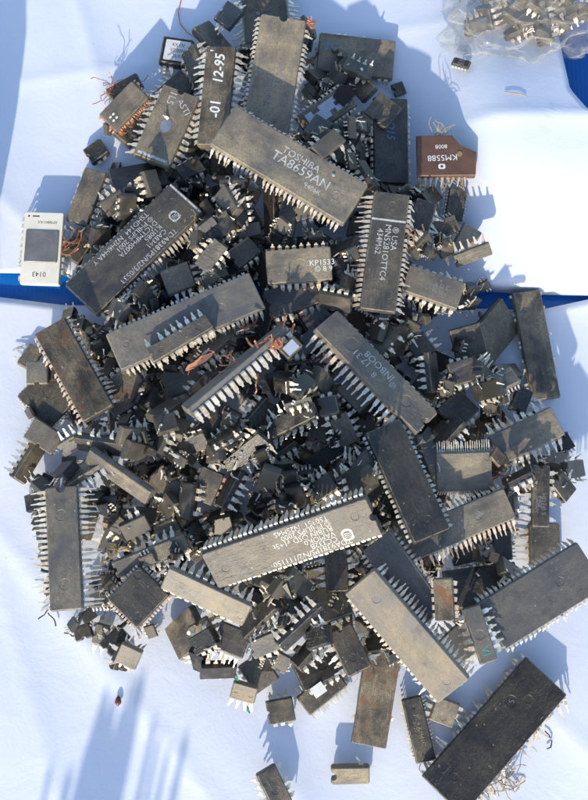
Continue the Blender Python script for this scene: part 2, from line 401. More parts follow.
# ------------------------------------------------------------------ the ground: blue tarpaulin, two sheets of paper
tv, tf = [], []
for i in range(25):
    for j in range(25):
        x, y = -0.6+i*.05, -0.6+j*.05
        tv.append((x, y, -.0035+.0006*math.sin(x*31+1)*math.cos(y*27)))
        if i and j: tf.append(((i-1)*25+j-1, i*25+j-1, i*25+j, (i-1)*25+j))
o = link('ground_tarpaulin', mesh('ground_tarpaulin', tv, tf, TARP, True)); o['kind'] = 'structure'; o['label'] = 'blue plastic tarpaulin under the paper sheets'
def img_of_ground(x, y):
    v = np.stack([x-CAM.x, y-CAM.y, np.full_like(x, -CAM.z)])
    f = np.array([0, math.sin(TH), -math.cos(TH)]); u = np.array([0, math.cos(TH), math.sin(TH)])
    dp = np.tensordot(f, v, 1); return 294+FPX*v[0]/dp, 400-FPX*np.tensordot(u, v, 1)/dp
def paper_z(x, y):
    """height of the loosely laid paper (m) over the ground point (x, y)"""
    px, py = img_of_ground(np.asarray(x, float), np.asarray(y, float))
    z = .0006*np.sin(x*38+.6)*np.cos(y*31)+.0004*np.sin(x*90+y*70)
    up = py < 292
    for (ax, ay, bx, by, hh) in ((60, -60, 150, 260, .0010), (-40, 90, 180, 60, .0007), (20, 560, 260, 860, .0008), (540, 120, 500, 290, .0007), (470, 640, 640, 800, .0008), (-20, 520, 60, 800, .0006)):
        ll = math.hypot(bx-ax, by-ay); d_ = ((px-ax)*(by-ay)-(py-ay)*(bx-ax))/ll
        z = z+hh*np.exp(-np.abs(d_)/9.0)
    t = (py-140)
    ridge = np.where(t > 0, 1-sstep(t/150.0), 1-sstep(-t/190.0))     # bulge of the loose sheet, upper right
    ridge = np.where(t > 0, 1-.62*np.clip(t/150, 0, 1), np.clip(1+t/178, 0, 1)**1.15)
    soft = np.exp(-(t/34.0)**2)*.09
    z = z+np.where(up, .0235*(ridge-soft)*sstep((px-402)/95.0), 0)
    cv = sstep((-px-3)/48.0)*sstep((py-130)/80.0)*sstep((345-py)/60.0)    # unseen left edge, curled up to cast the shade at upper left
    z = z+np.where(up, .052*cv, 0)
    return z
def sheet(name, label, xl, xr, yt, yb, nu, nv, lift):
    v, f = [], []
    for j in range(nv):
        s = j/(nv-1)
        for i in range(nu):
            u = i/(nu-1)
            y0 = yt(u); y1 = yb(u); py = y0+(y1-y0)*s
            px = xl(py)+(xr(py)-xl(py))*u
            p = P(px, py, 0); v.append((p.x, p.y, 0))
            if i and j: f.append(((j-1)*nu+i-1, j*nu+i-1, j*nu+i, (j-1)*nu+i))
    a_ = np.array(v); a_[:, 2] = paper_z(a_[:, 0], a_[:, 1])+lift
    o = link(name, mesh(name, a_, f, PAPER, True))
    m = o.modifiers.new('thickness', 'SOLIDIFY'); m.thickness = .00018; m.offset = -1
    o['kind'] = 'structure'; o['label'] = label
    return o
def xr_up(py): return float(np.interp(py, [-250, 0, 50, 80, 113, 135, 160, 300], [536, 549, 551, 553, 557, 572, 616, 720]))
sheet('paper_sheet', 'upper sheet of white paper with a bulge at the right', lambda y: -170.0, xr_up, lambda u: -260.0, lambda u: 268+u*24+7*float(sstep((u-.5)/.3)), 130, 120, 0.0)
sheet('paper_sheet', 'lower sheet of white paper under the heap', lambda y: -170.0, lambda y: 780.0,
      lambda u: float(np.interp(-170+u*950, [-170, 0, 65, 540, 588, 780], [280, 296.5, 305, 309, 299, 262])), lambda u: 1000.0, 110, 90, -.0006)

# ------------------------------------------------------------------ height field of what already lies there
G = .0006
XS = np.arange(-.15, .15, G); YS = np.arange(-.19, .21, G)
GX, GY = np.meshgrid(XS, YS, indexing='ij')
PZ = paper_z(GX, GY); HF = PZ.copy(); IDM = np.full(HF.shape, -1, int)
def window(cx, cy, r):
    i0, i1 = np.searchsorted(XS, (cx-r, cx+r)); j0, j1 = np.searchsorted(YS, (cy-r, cy+r))
    return slice(i0, i1), slice(j0, j1)
def slab(Rm, half, sl):
    """per cell: lowest and highest z of a turned box centred on the origin of z"""
    (cx, cy), (si, sj) = sl
    X = GX[si, sj]-cx; Y = GY[si, sj]-cy
    lo = np.full(X.shape, -9.0); hi = np.full(X.shape, 9.0); ok = np.ones(X.shape, bool)
    for k in range(3):
        ax = Rm.col[k]; d = X*ax[0]+Y*ax[1]; az = ax[2]
        if abs(az) < 1e-6: ok &= np.abs(d) <= half[k]; continue
        a_ = (-half[k]-d)/az; b_ = (half[k]-d)/az
        lo = np.maximum(lo, np.minimum(a_, b_)); hi = np.minimum(hi, np.maximum(a_, b_))
    return lo, hi, ok & (lo <= hi)
def axes(yaw, g, flip=False):
    n = Vector((-g[0], -g[1], 1)).normalized(); d = Vector((math.cos(yaw), math.sin(yaw), 0))
    x = (d-n*d.dot(n))
    x = Vector((d.x, d.y, g[0]*d.x+g[1]*d.y)).normalized()
    y = n.cross(x)
    if flip: y, n = -y, -n
    return Matrix((x, y, n)).transposed()
def settle(cx, cy, Rm, L, W, top, bot, out, ident, pct=96.5, dz=0.0, commit=True):
    """rest a box (mm; top/bot = extent above/below the body centre) on the heap; returns z of the body centre"""
    off = Rm @ Vector((0, 0, (top-bot)/2*MM)); bx, by = cx+off.x, cy+off.y
    half = ((L/2)*MM, (W/2+out)*MM, (top+bot)/2*MM); r = math.hypot(half[0], half[1])+half[2]
    si, sj = window(bx, by, r); lo, hi, ok = slab(Rm, half, ((bx, by), (si, sj)))
    if not ok.any(): return .003
    need = (HF[si, sj]-lo)[ok]
    z = max(np.percentile(need, pct), (PZ[si, sj]-lo)[ok].max())+dz
    if commit:
        half2 = ((L/2)*MM, (W/2+.2)*MM, half[2]); lo, hi, ok = slab(Rm, half2, ((bx, by), (si, sj)))
        h2 = np.where(ok, hi+z, -9); up = h2 > HF[si, sj]
        HF[si, sj] = np.where(up, h2, HF[si, sj]); sub = IDM[si, sj]; sub[up] = ident; IDM[si, sj] = sub
    return z-off.z
def lsq_grad(cx, cy, yaw, L, W):
    r = math.hypot(L, W)/2*MM; si, sj = window(cx, cy, r)
    X = GX[si, sj]-cx; Y = GY[si, sj]-cy; c, s = math.cos(yaw), math.sin(yaw)
    ok = (np.abs(X*c+Y*s) < L/2*MM) & (np.abs(-X*s+Y*c) < W/2*MM)
    if ok.sum() < 8: return (0, 0)
    A = np.stack([X[ok], Y[ok], np.ones(ok.sum())], 1); s_, *_ = np.linalg.lstsq(A, HF[si, sj][ok], rcond=None)
    return s_[0], s_[1]

THINGS = []      # (root, image x, image y, nick) for telling neighbours by
def place_px(A, B, wpx, T, bot, out, g=None, cap=.16, dz=0.0, flip=False, pct=96.5):
    """pose of a package whose top face runs from A to B in the photograph, resting on what lies there"""
    mx, my = (A[0]+B[0])/2, (A[1]+B[1])/2
    p0 = P(mx, my, .01); i = min(len(XS)-1, max(0, int((p0.x-XS[0])/G))); j = min(len(YS)-1, max(0, int((p0.y-YS[0])/G)))
    zt = HF[i, j]+.005
    for it in range(8):
        a_, b_ = P(*A, zt), P(*B, zt); c = P(mx, my, zt); yaw = math.atan2(b_.y-a_.y, b_.x-a_.x)
        dep = (CAM-c).length; L = (b_-a_).length/MM; W = wpx/FPX*dep/MM
        gg = g
        if gg is None:
            gg = lsq_grad(c.x, c.y, yaw, L, W); m_ = math.hypot(*gg)
            if m_ > cap: gg = (gg[0]*cap/m_, gg[1]*cap/m_)
        d = (math.cos(yaw), math.sin(yaw)); L *= math.sqrt(1+(gg[0]*d[0]+gg[1]*d[1])**2); W *= math.sqrt(1+(-gg[0]*d[1]+gg[1]*d[0])**2)
        Rm = axes(yaw, gg, flip); n = Rm.col[2]*(-1 if flip else 1)
        cc = c-n*(T/2*MM)
        z = settle(cc.x, cc.y, Rm, L, W, T/2, bot, out, len(THINGS), pct, dz*MM, commit=(it == 7))
        zn = z+n.z*T/2*MM; zt = zn if it < 2 else .5*(zt+zn)
    M = Rm.to_4x4(); M.translation = Vector((cc.x, cc.y, z))
    return M, L, W, (mx, my)

BOT = {'down': .62, 'splay': .35, 'flat': .05, 'stub': .5, 'up': .0, 'gull': 0.0, 'jlead': .05, 'broad': .6}
PITCH = {'sdip': 1.778, 'dip': 2.54, 'soic': 1.27, 'fine': .8}
def chip(name, A, B, wpx, label, nick, fam='dip', T=None, pin='down', ln=3.2, sides='NS', g=None, tone=.06, dust=.5, warm=.35, rust=0.0, rough=.33,
         hue=0.0, notch=1.0, marks=(), text=(), cat='chip', group='chips in the heap', cap=.16, dz=0.0, flip=False, jit=.08, skip=.03, single=True, line=None, pct=None):
    pct = pct or (99.3 if fam == 'sdip' else 98.2); T = T or {'sdip': 3.9, 'dip': 3.6, 'soic': 2.0, 'fine': 2.0}[fam]
    first = pin if isinstance(pin, str) else list(pin.values())[0]
    bot = T/2+(ln*BOT[first] if sides else 0); out = .9 if sides else 0
    M, L, W, c = place_px(A, B, wpx, T, bot, out, g, cap, dz, flip, pct)
    root = thing(name, label, cat, group); root.matrix_world = M
    mk = [(x*L/2, y*W/2, r) for x, y, r in marks]
    b = link('body', body_mesh(L, W, T, notch, mk), None, root); props(b, tone, dust, warm, rust, rough)
    if sides: add_pins(root, L, W, T, sides, PITCH[fam], pin, ln, hue, jit, skip, single and fam in ('sdip', 'dip'))
    for tx in text:
        s, x, y, size, m_ = tx[:5]; kw = tx[5] if len(tx) > 5 else {}
        add_text(root, s, x*L/2, y*W/2, T/2, size, m_, **kw)
    if line is not None:
        flat_shape('print_or_highlight_line', rect(.7, W*.93), .03, INK, T/2+.005, root, (line*L/2, 0))  # white strip: print, and on the upper left chip a painted edge highlight
    THINGS.append((root, c[0], c[1], nick))
    return root, L, W, T

# ------------------------------------------------------------------ the small chips that make up the bulk of the heap
OUT = [(170, 58), (205, 28), (300, 28), (385, 60), (402, 110), (424, 180), (458, 195), (472, 258), (486, 320), (500, 352), (516, 405), (566, 440),
       (568, 500), (568, 560), (520, 610), (480, 640), (420, 660), (385, 690), (340, 680), (300, 685), (245, 674), (190, 652), (130, 648), (86, 630), (56, 592),
       (42, 500), (28, 420), (48, 345), (80, 308), (74, 215), (92, 155), (118, 112), (150, 80)]
def inside(px, py):
    r = False
    for (x0, y0), (x1, y1) in zip(OUT, OUT[1:]+OUT[:1]):
        if (y0 > py) != (y1 > py) and px < (x1-x0)*(py-y0)/(y1-y0)+x0: r = not r
    return r
def edge_dist(px, py):
    best = 1e9
    for (x0, y0), (x1, y1) in zip(OUT, OUT[1:]+OUT[:1]):
        t = max(0, min(1, ((px-x0)*(x1-x0)+(py-y0)*(y1-y0))/((x1-x0)**2+(y1-y0)**2)))
        best = min(best, math.hypot(px-x0-t*(x1-x0), py-y0-t*(y1-y0)))
    return best
PROTO = []
for (kind, words, L, W, T, fam, st, ln) in [
        ('dual_inline_chip', 'eight-pin chip', 9.6, 6.4, 3.4, 'dip', 'down', 3.0), ('dual_inline_chip', 'eight-pin chip', 9.6, 6.4, 3.4, 'dip', 'splay', 3.2),
        ('dual_inline_chip', 'fourteen-pin chip', 18.8, 6.4, 3.5, 'dip', 'down', 3.2), ('dual_inline_chip', 'fourteen-pin chip', 18.8, 6.5, 3.5, 'dip', 'splay', 3.4),
        ('dual_inline_chip', 'sixteen-pin chip', 19.8, 6.5, 3.5, 'dip', 'down', 2.6), ('dual_inline_chip', 'eighteen-pin chip', 22.6, 6.5, 3.5, 'dip', 'stub', 1.2),
        ('dual_inline_chip', 'twenty-pin chip', 25.2, 6.6, 3.5, 'dip', 'down', 3.0), ('dual_inline_chip', 'wide twenty-four-pin chip', 31.0, 13.2, 3.9, 'dip', 'down', 2.6),
        ('surface_mount_chip', 'surface-mount chip', 10.2, 7.5, 2.3, 'soic', 'gull', 1), ('surface_mount_chip', 'small surface-mount chip', 5.2, 4.0, 1.6, 'soic', 'gull', 1),
        ('surface_mount_chip', 'long surface-mount chip', 15.4, 7.5, 2.3, 'soic', 'gull', 1), ('surface_mount_chip', 'square chip', 11.4, 11.4, 3.2, 'soic', 'jlead', 1)]:
    R_ = random.Random(len(PROTO)); sides = 'NSEW' if 'square' in words else 'NS'
    bodies = [body_mesh(L, W, T, 0 if 'square' in words else .9, [(-L/2+2.2, 0, 1.0)] if q else [(L/2-2.6, 0, .9), (-L/2+3, 0, .9)] if L > 14 else []) for q in range(2)]
    rows = [[pin_row_mesh(L, W, T, s, PITCH[fam], st, ln, .13, .07, R_) for s in sides] for q in range(2)]
    PROTO.append((kind, words, L, W, T, st, ln, bodies, rows))
FILL = []
def drop_filler(px, py, k, yaw, extra, flip, lift=0.0):
    kind, words, L, W, T, st, ln, bodies, rows = PROTO[k]
    p = P(px, py, .012); i = min(len(XS)-1, max(0, int((p.x-XS[0])/G))); j = min(len(YS)-1, max(0, int((p.y-YS[0])/G)))
    p = P(px, py, HF[i, j])
    g = lsq_grad(p.x, p.y, yaw, L, W); g = (g[0]*.8+extra[0], g[1]*.8+extra[1]); m_ = math.hypot(*g)
    if m_ > 2.4: g = (g[0]*2.4/m_, g[1]*2.4/m_)
    Rm = axes(yaw, g, flip); bot = T/2+ln*BOT[st]
    root = thing(kind, words, 'chip', 'chips in the heap')
    z = settle(p.x, p.y, Rm, L, W, T/2, bot, .8, 100000+len(FILL), 93)
    M = Rm.to_4x4(); M.translation = Vector((p.x, p.y, z)); root.matrix_world = M
    tone = random.choice((.010, .014, .018, .024, .034, .05, .075))
    props(link('body', random.choice(bodies), None, root), tone, random.choice((.03, .05, .1, .2, .4, 1.0)), random.uniform(.05, .6), 0, random.choice((.10, .16, .25, .4)))
    hue = .75 if random.random() < .10 else random.uniform(0, .12)
    for r_ in random.choice(rows): props(link('pin_row', r_, None, root), hue=hue)
    pose = 'on its back with pins up' if flip and m_ < .9 else 'tipped on edge' if m_ >= .9 else 'lying tilted' if m_ > .35 else 'lying flat'
    FILL.append((root, k, tone, pose, px, py, z, hue))
n_try = 0
while len(FILL) < 205 and n_try < 1400:
    n_try += 1; best = None
    for q in range(14):
        px, py = random.uniform(25, 575), random.uniform(25, 690)
        if not inside(px, py): continue
        d = edge_dist(px, py)
        if d < 5: continue
        p = P(px, py, .01); si, sj = window(p.x, p.y, .004)
        h = HF[si, sj].mean() if HF[si, sj].size else 1
        goal = (.0235 if py > 250 else .019)*(1-math.exp(-(d+4)/42.0))
        if best is None or goal-h > best[0]: best = (goal-h, px, py, d)
    if best is None or best[0] < .001: continue
    _, px, py, d = best
    k = random.choices(range(len(PROTO)), (9, 6, 8, 8, 6, 4, 4, 1 if d > 60 else 0, 5, 3, 3, 2))[0]
    side = random.random() < .13
    ex = (random.gauss(0, .22), random.gauss(0, .22)) if not side else (random.choice((-1, 1))*random.uniform(1, 2), random.uniform(-1.5, 1.5))
    drop_filler(px, py, k, random.uniform(0, 6.283), ex, random.random() < .33)
N_BASE = len(FILL)

# ------------------------------------------------------------------ chips one can tell apart, lowest first
D, S = 'dual_inline_chip', 'surface_mount_chip'
dot = [(-.78, 0, 1.1), (.72, 0, 1.1)]
# --- loose pieces on the lower paper
chip(D, (266, 769), (284, 808), 20, 'small black chip on the paper cut by the bottom edge of the picture', 'small chip at the bottom edge', T=3.4, g=(-.25, .1), ln=2.6, tone=.055, dust=.8, marks=[(.1, 0, 1.4)], notch=0, group='loose chips on the paper')
chip(D, (331, 777), (370, 776), 17, 'short broken chip lying alone with a half-round end notch', 'broken chip lying alone', T=3.2, g=(0, .45), sides='N', pin='flat', ln=2.0, tone=.06, dust=1.3, skip=.5, jit=.35, notch=1.8, flip=False, group='loose chips on the paper')
chip(D, (267, 714), (294, 709), 23, 'small eight-pin chip lying alone on the paper below the heap', 'lone eight-pin chip', T=3.3, g=(0, .08), pin='down', ln=2.4, tone=.05, dust=.7, group='loose chips on the paper', notch=.8)
chip(D, (548, 675), (443, 796), 50, 'wide black chip with a faint moulded logo at the bottom right corner', 'wide black chip at the bottom right', fam='sdip', g=(.04, -.03), tone=.022, dust=.18, warm=.15, rough=.30, ln=4.6,
     pin={'N': 'splay', 'S': 'down'}, notch=0, marks=[(-.62, .05, 1.5), (-.45, -.38, 2.1), (.72, -.12, 1.3)], jit=.30, skip=.14, hue=.18,
     text=[('S', -.45, -.38, 1.9, FAINT, dict(rot=.6))])
chip(D, (386, 636), (369, 747), 34, 'long dark brown grimy chip standing out below the heap', 'long grimy brown chip', fam='sdip', T=3.2, g=(.04, .10), sides='NS', pin='stub', ln=1.2, skip=.72, jit=.4, hue=.35, tone=.035, dust=1.0, warm=.9, rust=.75, rough=.35, notch=0)
chip(S, (411, 697), (427, 763), 19, 'narrow fine-pinned chip with tan print beside the grimy brown chip', 'narrow chip with tan print', fam='soic', T=2.2, pin='gull', g=(.03, .1), tone=.035, dust=.4, notch=0, marks=[(-.7, 0, .7), (.72, 0, .7)], jit=.02, skip=0,
     text=[('JC 4 KM41C', .02, .12, 1.5, GOLDINK), ('0127', -.1, -.3, 1.3, GOLDINK)])
chip(D, (449, 700), (441, 725), 24, 'small beige dusty chip poking out under the long pale chip', 'small beige chip', fam='dip', tone=.10, dust=1.3, warm=.6, pin='splay', ln=2.8, g=(0, .12), notch=0, marks=[(.4, 0, 1.2)])
# --- left side, low
chip(D, (20, 482), (43, 442), 10, 'narrow chip on its side at the left edge of the heap, pins outward', 'narrow chip at the left edge', g=(-1.4, .6), ln=3.6, tone=.05, dust=.6, notch=0)
chip(S, (22, 352), (36, 360), 24, 'small three-pin part with bright pins, leftmost of the heap', 'leftmost three-pin part', T=3, sides='W', pin='flat', ln=4.0, tone=.05, dust=.8, g=(.1, -.1), notch=0)
chip(S, (30, 412), (75, 372), 46, 'square dark chip with pale side pins and a round recess, left edge', 'square chip at the left edge', fam='soic', T=3.4, pin='jlead', sides='NSEW', tone=.03, dust=.35, warm=.6, notch=0, marks=[(.05, .1, 3.6)], g=(.1, .12), rough=.3)
chip(S, (36, 384), (37, 361), 22, 'small slate square with a faint mark on the left edge chips', 'small slate square', fam='soic', T=2.4, sides='', tone=.08, dust=.5, warm=.1, g=(.05, .15), text=[('11', 0, .1, 2.2, FAINT)])
chip(S, (36, 446), (50, 426), 34, 'fine-pinned slate chip sticking out left below the square chip', 'slate chip sticking out left', fam='soic', T=2.2, pin='gull', tone=.07, dust=.5, g=(.05, .1))
chip(S, (108, 420), (146, 418), 46, 'square dark chip with bright side pins right of the brown chip', 'square chip with bright side pins', fam='soic', T=3.6, pin='jlead', sides='NSEW', tone=.035, dust=.6, warm=.6, notch=0, g=(.05, .05), rough=.3)
chip(D, (104, 404), (142, 378), 36, 'brown stained chip with a round recess leaning on the square chip', 'brown stained chip', T=3.8, tone=.04, dust=.9, warm=.8, rust=.5, marks=[(-.4, .1, 3.2)], notch=0, g=(-.05, .2), ln=2.4, hue=.1)
chip(D, (84, 640), (80, 625), 18, 'small glossy black part at the bottom left of the heap', 'small glossy part bottom left', T=3, tone=.03, dust=.3, rough=.2, ln=2.5, g=(.1, .1))
chip(D, (93, 633), (108, 637), 20, 'small grey chip with long bent pins at the bottom left', 'small grey chip bottom left', T=3.2, tone=.10, dust=.8, pin='splay', ln=3.6, g=(0, .15), marks=[(0, 0, 1.2)])
chip(S, (88, 592), (116, 590), 31, 'slate square chip with faint print between vertical chip and diamond chip', 'slate chip with faint print', fam='soic', T=2.4, tone=.055, dust=.4, warm=.1, sides='NS', pin='gull', notch=0, g=(.02, .1), text=[('LPC', .25, .2, 2.2, FAINT), ('1307', .25, -.2, 2.0, FAINT)])
chip(D, (169, 646), (198, 622), 34, 'dark chip standing on edge at the bottom left of the heap', 'dark chip standing on edge', T=3.4, sides='', tone=.05, dust=1.0, warm=.6, g=(.9, .25), notch=0)
chip(D, (196, 622), (214, 652), 22, 'small dusty chip with side pins beside the standing dark chip', 'small dusty chip', tone=.07, dust=1.0, ln=2.6, g=(.1, .2))
chip(D, (216, 634), (247, 646), 27, 'slate chip with a row of fine grey pins below the pale narrow chip', 'slate chip with fine grey pins', fam='sdip', T=3, tone=.05, dust=.5, warm=.15, pin='splay', ln=3.4, sides='S', g=(.05, .05))
chip(D, (250, 660), (268, 688), 28, 'dark square chip at the bottom edge of the heap', 'dark square chip at the lower edge', tone=.05, dust=.6, ln=2.4, g=(-.15, .25))
chip(S, (277, 672), (286, 655), 16, 'small pale grey block between two dark chips at the lower edge', 'small pale grey block', T=3, fam='soic', pin='gull', tone=.12, dust=1.0, g=(0, .25))
chip(S, (303, 707), (341, 676), 22, 'fine-pinned chip with a white square sticker at the lower edge', 'chip with white square sticker', fam='fine', T=2.0, pin='flat', ln=1.6, sides='NS', tone=.055, dust=.7, g=(.0, .06), notch=0, jit=.03)
r_, L_, W_, T_ = chip(D, (298, 678), (342, 655), 30, 'black chip with a round recess above the stickered chip', 'black chip above the stickered chip', tone=.028, dust=.25, marks=[(.1, 0, 1.6)], ln=2.8, g=(-.05, -.1), notch=0, rough=.3)
chip(D, (293, 664), (331, 621), 12, 'narrow chip on its side with white tooth-like pins at the lower edge', 'narrow chip with tooth-like pins', g=(.9, -.9), ln=3.0, tone=.03, dust=.3, notch=0)
chip(D, (250, 652), (291, 634), 19, 'grey chip with a chalky smear above the dark square chip', 'grey chip with a chalky smear', T=3.3, tone=.10, dust=1.1, warm=.3, ln=2.6, g=(.05, .25))
chip(D, (339, 628), (360, 672), 26, 'dark chip with corroded pins beside the long pale chip', 'dark chip with corroded pins', tone=.045, dust=.5, warm=.2, ln=3.0, g=(.1, -.05), pin='splay', marks=[(.35, 0, 1.3)], jit=.2)
chip(D, (305, 612), (348, 596), 34, 'slate chip in the shade left of the long pale chip', 'slate chip in the shade', tone=.045, dust=.3, warm=.1, ln=2.4, g=(0, -.12), notch=0)
# --- right side, low
chip(D, (526, 291), (548, 398), 29, 'long upright dusty chip crossing the blue gap at the right', 'dusty chip crossing the blue gap', fam='sdip', T=3.4, sides='NS', pin='stub', ln=1.0, skip=.6, jit=.3, tone=.055, dust=1.1, warm=.6, rust=.35, g=(-.08, .04), notch=0, cap=.1)
chip(D, (484, 320), (508, 347), 56, 'black slab leaning steeply beside the chip over the blue gap', 'black leaning slab', T=3.2, sides='', tone=.045, dust=.55, warm=.3, g=(-.75, .25), notch=0, dz=-4)
chip(S, (530, 545), (562, 545), 42, 'slate block with thick black pins at the right edge of the heap', 'slate block with thick black pins', T=3.6, fam='dip', tone=.06, dust=.45, warm=.1, sides='W', pin='flat', ln=4.5, notch=0, g=(-.08, .05))
chip(S, (556, 478), (574, 496), 20, 'crushed black part with bent pins at the far right edge', 'crushed part at the right edge', T=3, tone=.03, dust=.4, sides='NS', fam='dip', pin='splay', ln=3.5, jit=.5, g=(-.5, .2), rough=.2)
chip(D, (541, 465), (542, 527), 18, 'narrow upright chip with column print at the right edge', 'narrow upright chip at the right', T=3.3, tone=.035, dust=.35, warm=.2, ln=3.0, pin='splay', g=(-.06, .1), notch=1.1,
     text=[('HD74LS', .25, .25, 1.5, FAINT), ('240P', .2, -.15, 1.5, FAINT), ('JAPAN', .3, -.5, 1.2, FAINT)])
chip(S, (502, 530), (504, 560), 19, 'small slate chip with dotted pins under the long striped chip', 'small slate chip with dotted pins', fam='soic', T=2.2, pin='gull', tone=.055, dust=.35, warm=.1, g=(0, .02))
chip(D, (446, 590), (520, 580), 38, 'dark shaded chip with blobby white solder along its upper edge', 'shaded chip with blobby solder', fam='dip', tone=.05, dust=.4, warm=.1, pin='stub', ln=1.3, g=(.0, -.15), notch=0, skip=0, marks=[(-.2, 0, 1.4)])
chip(D, (443, 660), (478, 628), 32, 'slate chip between the long pale chip and the teal-marked chip', 'slate chip by the teal mark', tone=.065, dust=.4, warm=.05, pin='splay', ln=3.2, g=(.05, .0), notch=0)
chip(S, (455, 218), (459, 190), 18, 'small chip with white pins at the right, apart from the heap', 'small chip with white pins at the right', fam='soic', T=3.2, pin='gull', tone=.035, dust=.5, g=(-.15, .25), sides='NS')
chip(D, (462, 250), (474, 228), 20, 'small beige sunlit block at the right edge of the heap', 'small beige block', T=3.5, tone=.14, dust=1.3, warm=.5, sides='N', ln=2.6, g=(-.2, .35))
chip(S, (433, 232), (458, 222), 17, 'small brown chip with a tan pin row near the beige block', 'small brown chip with tan pins', fam='soic', T=2.4, pin='gull', tone=.05, dust=.9, warm=.8, g=(-.05, .25), hue=.2)
chip(S, (437, 254), (453, 246), 17, 'small olive chip with yellow pins left of the beige block', 'small olive chip', fam='dip', T=2.8, pin='splay', ln=2.4, tone=.07, dust=.9, warm=.8, g=(-.1, .2), hue=.25)
chip(D, (452, 268), (486, 258), 12, 'small dark wedge-like chip poking out right above the blue gap', 'dark wedge above the blue gap', tone=.06, dust=.8, sides='N', pin='flat', ln=3, hue=.3, g=(.1, .55))
chip(D, (417, 232), (428, 200), 22, 'slate chip with bright pins right of the chip with vertical print', 'slate chip with bright pins', tone=.045, dust=.4, warm=.1, pin='flat', ln=3.2, sides='NS', g=(-.1, .0), jit=.25)
# --- top, low
chip(D, (262, -22), (268, 40), 42, 'dark chip cut by the top edge of the picture with combs of pins', 'chip at the top edge', fam='sdip', tone=.05, dust=.6, pin='splay', ln=4.5, g=(0, .1), notch=0, text=[('TDA', .25, .1, 3.2, FAINT, dict(rot=math.pi/2*0)), ('8362', .3, -.4, 2.6, FAINT)])
chip(D, (220, 8), (236, 20), 22, 'small slate chip with pins up at the top left', 'small slate chip at the top', tone=.07, dust=.4, warm=.05, pin='splay', ln=3.4, sides='NS', g=(.1, .1))
chip(D, (200, 18), (230, 50), 20, 'dark tilted slab between top chip and marker-written chip', 'dark tilted slab at the top', T=3.6, sides='N', tone=.05, dust=.7, g=(-.35, -.2), ln=2.4, notch=0)
chip(D, (318, 52), (395, 58), 38, 'dusty brown-grey chip with blue pen mark at the top right', 'dusty chip at the top right', T=3.8, sides='NS', pin='stub', ln=1.2, skip=.5, tone=.085, dust=1.2, warm=.6, g=(-.05, .1), notch=0, text=[('362', -.72, .25, 3.0, BLUEINK, dict(shear=.2))])
chip(D, (340, 59), (368, 96), 17, 'black bar with a gilded edge near the top right', 'black bar with gilded edge', T=4.2, sides='', tone=.04, dust=.9, warm=.7, g=(.5, .2), notch=0)
chip(D, (120, 140), (189, 74), 26, 'dark chip with comb-like white pins under the windowed chip', 'dark chip under the windowed chip', tone=.045, dust=.7, pin='splay', ln=4.0, g=(-.05, -.1), notch=0, jit=.06)
chip(S, (86, 156), (104, 145), 19, 'small black chip with white pins at the upper left edge', 'small black chip upper left', fam='dip', T=3, tone=.022, dust=.25, sides='NS', pin='stub', ln=1.2, g=(.2, .0), rough=.25)
chip(D, (96, 170), (75, 222), 23, 'dusty chip with long white fanned pins at the left', 'chip with fanned pins', tone=.07, dust=.9, warm=.6, pin={'N': 'splay', 'S': 'stub'}, ln=5.0, g=(.1, .05), marks=[(-.6, .1, 1.1)], notch=0, hue=.05)
chip(D, (111, 183), (166, 170), 32, 'shiny black chip with a small hole below the windowed chip', 'shiny black chip', tone=.022, dust=.2, rough=.22, sides='NS', ln=2.6, pin='stub', g=(-.05, -.3), marks=[(-.3, .1, .9)], notch=0)
chip(D, (104, 215), (126, 203), 11, 'small olive-grey block left of the wide printed chip', 'small olive-grey block', T=3.2, tone=.10, dust=1.1, warm=.8, sides='', g=(.1, .2))
chip(D, (87, 243), (103, 226), 15, 'small tan slab left of the wide printed chip', 'small tan slab', T=3.2, tone=.14, dust=1.3, warm=.9, sides='', g=(.0, .2))
chip(D, (68, 258), (88, 232), 22, 'small black chip with coppery hairs beside the white ceramic chip', 'small black chip with coppery hairs', tone=.025, dust=.3, pin='flat', ln=2.5, hue=.9, jit=.5, sides='N', g=(0, .1))
# --- middle, low
chip(D, (163, 386), (202, 372), 27, 'grey chip with a round mark under the narrow chip row', 'grey chip with a round mark', tone=.075, dust=.6, marks=[(-.3, 0, 1.1)], pin='stub', ln=1.2, g=(.1, .1), notch=0)
chip(D, (200, 438), (224, 402), 22, 'black chip with a sunlit end in the dark middle left', 'black chip with a sunlit end', tone=.028, dust=.3, ln=2.4, pin='stub', g=(-.2, .25), rough=.25)
chip(D, (152, 474), (182, 506), 30, 'mottled olive chip left of the middle', 'mottled olive chip', T=3.2, tone=.07, dust=1.3, warm=.8, g=(-.1, .15), pin='stub', ln=1.2, notch=0, sides='NS', hue=.1)
chip(D, (200, 502), (214, 470), 24, 'dark block with a grey sunlit top above the large tilted chip', 'dark block with sunlit top', T=4, tone=.06, dust=.8, warm=.6, pin='stub', hue=.8, g=(.0, .15))
chip(D, (217, 506), (238, 468), 11, 'narrow chip on edge with white pins above the large tilted chip', 'narrow chip on edge', g=(1.3, -.6), ln=3.0, tone=.03, dust=.2, notch=0)
chip(D, (190, 538), (204, 520), 24, 'small grey chip with a round mark left of the large tilted chip', 'small grey chip with round mark', tone=.08, dust=.7, marks=[(0, 0, 1.3)], ln=2.6, g=(0, .15), notch=0)
chip(D, (155, 534), (178, 522), 15, 'small reddish part with bright pins left of the large tilted chip', 'small reddish part', tone=.05, dust=.6, warm=1.0, rust=1.0, pin='up', ln=2.4, hue=.25, g=(0, .2))
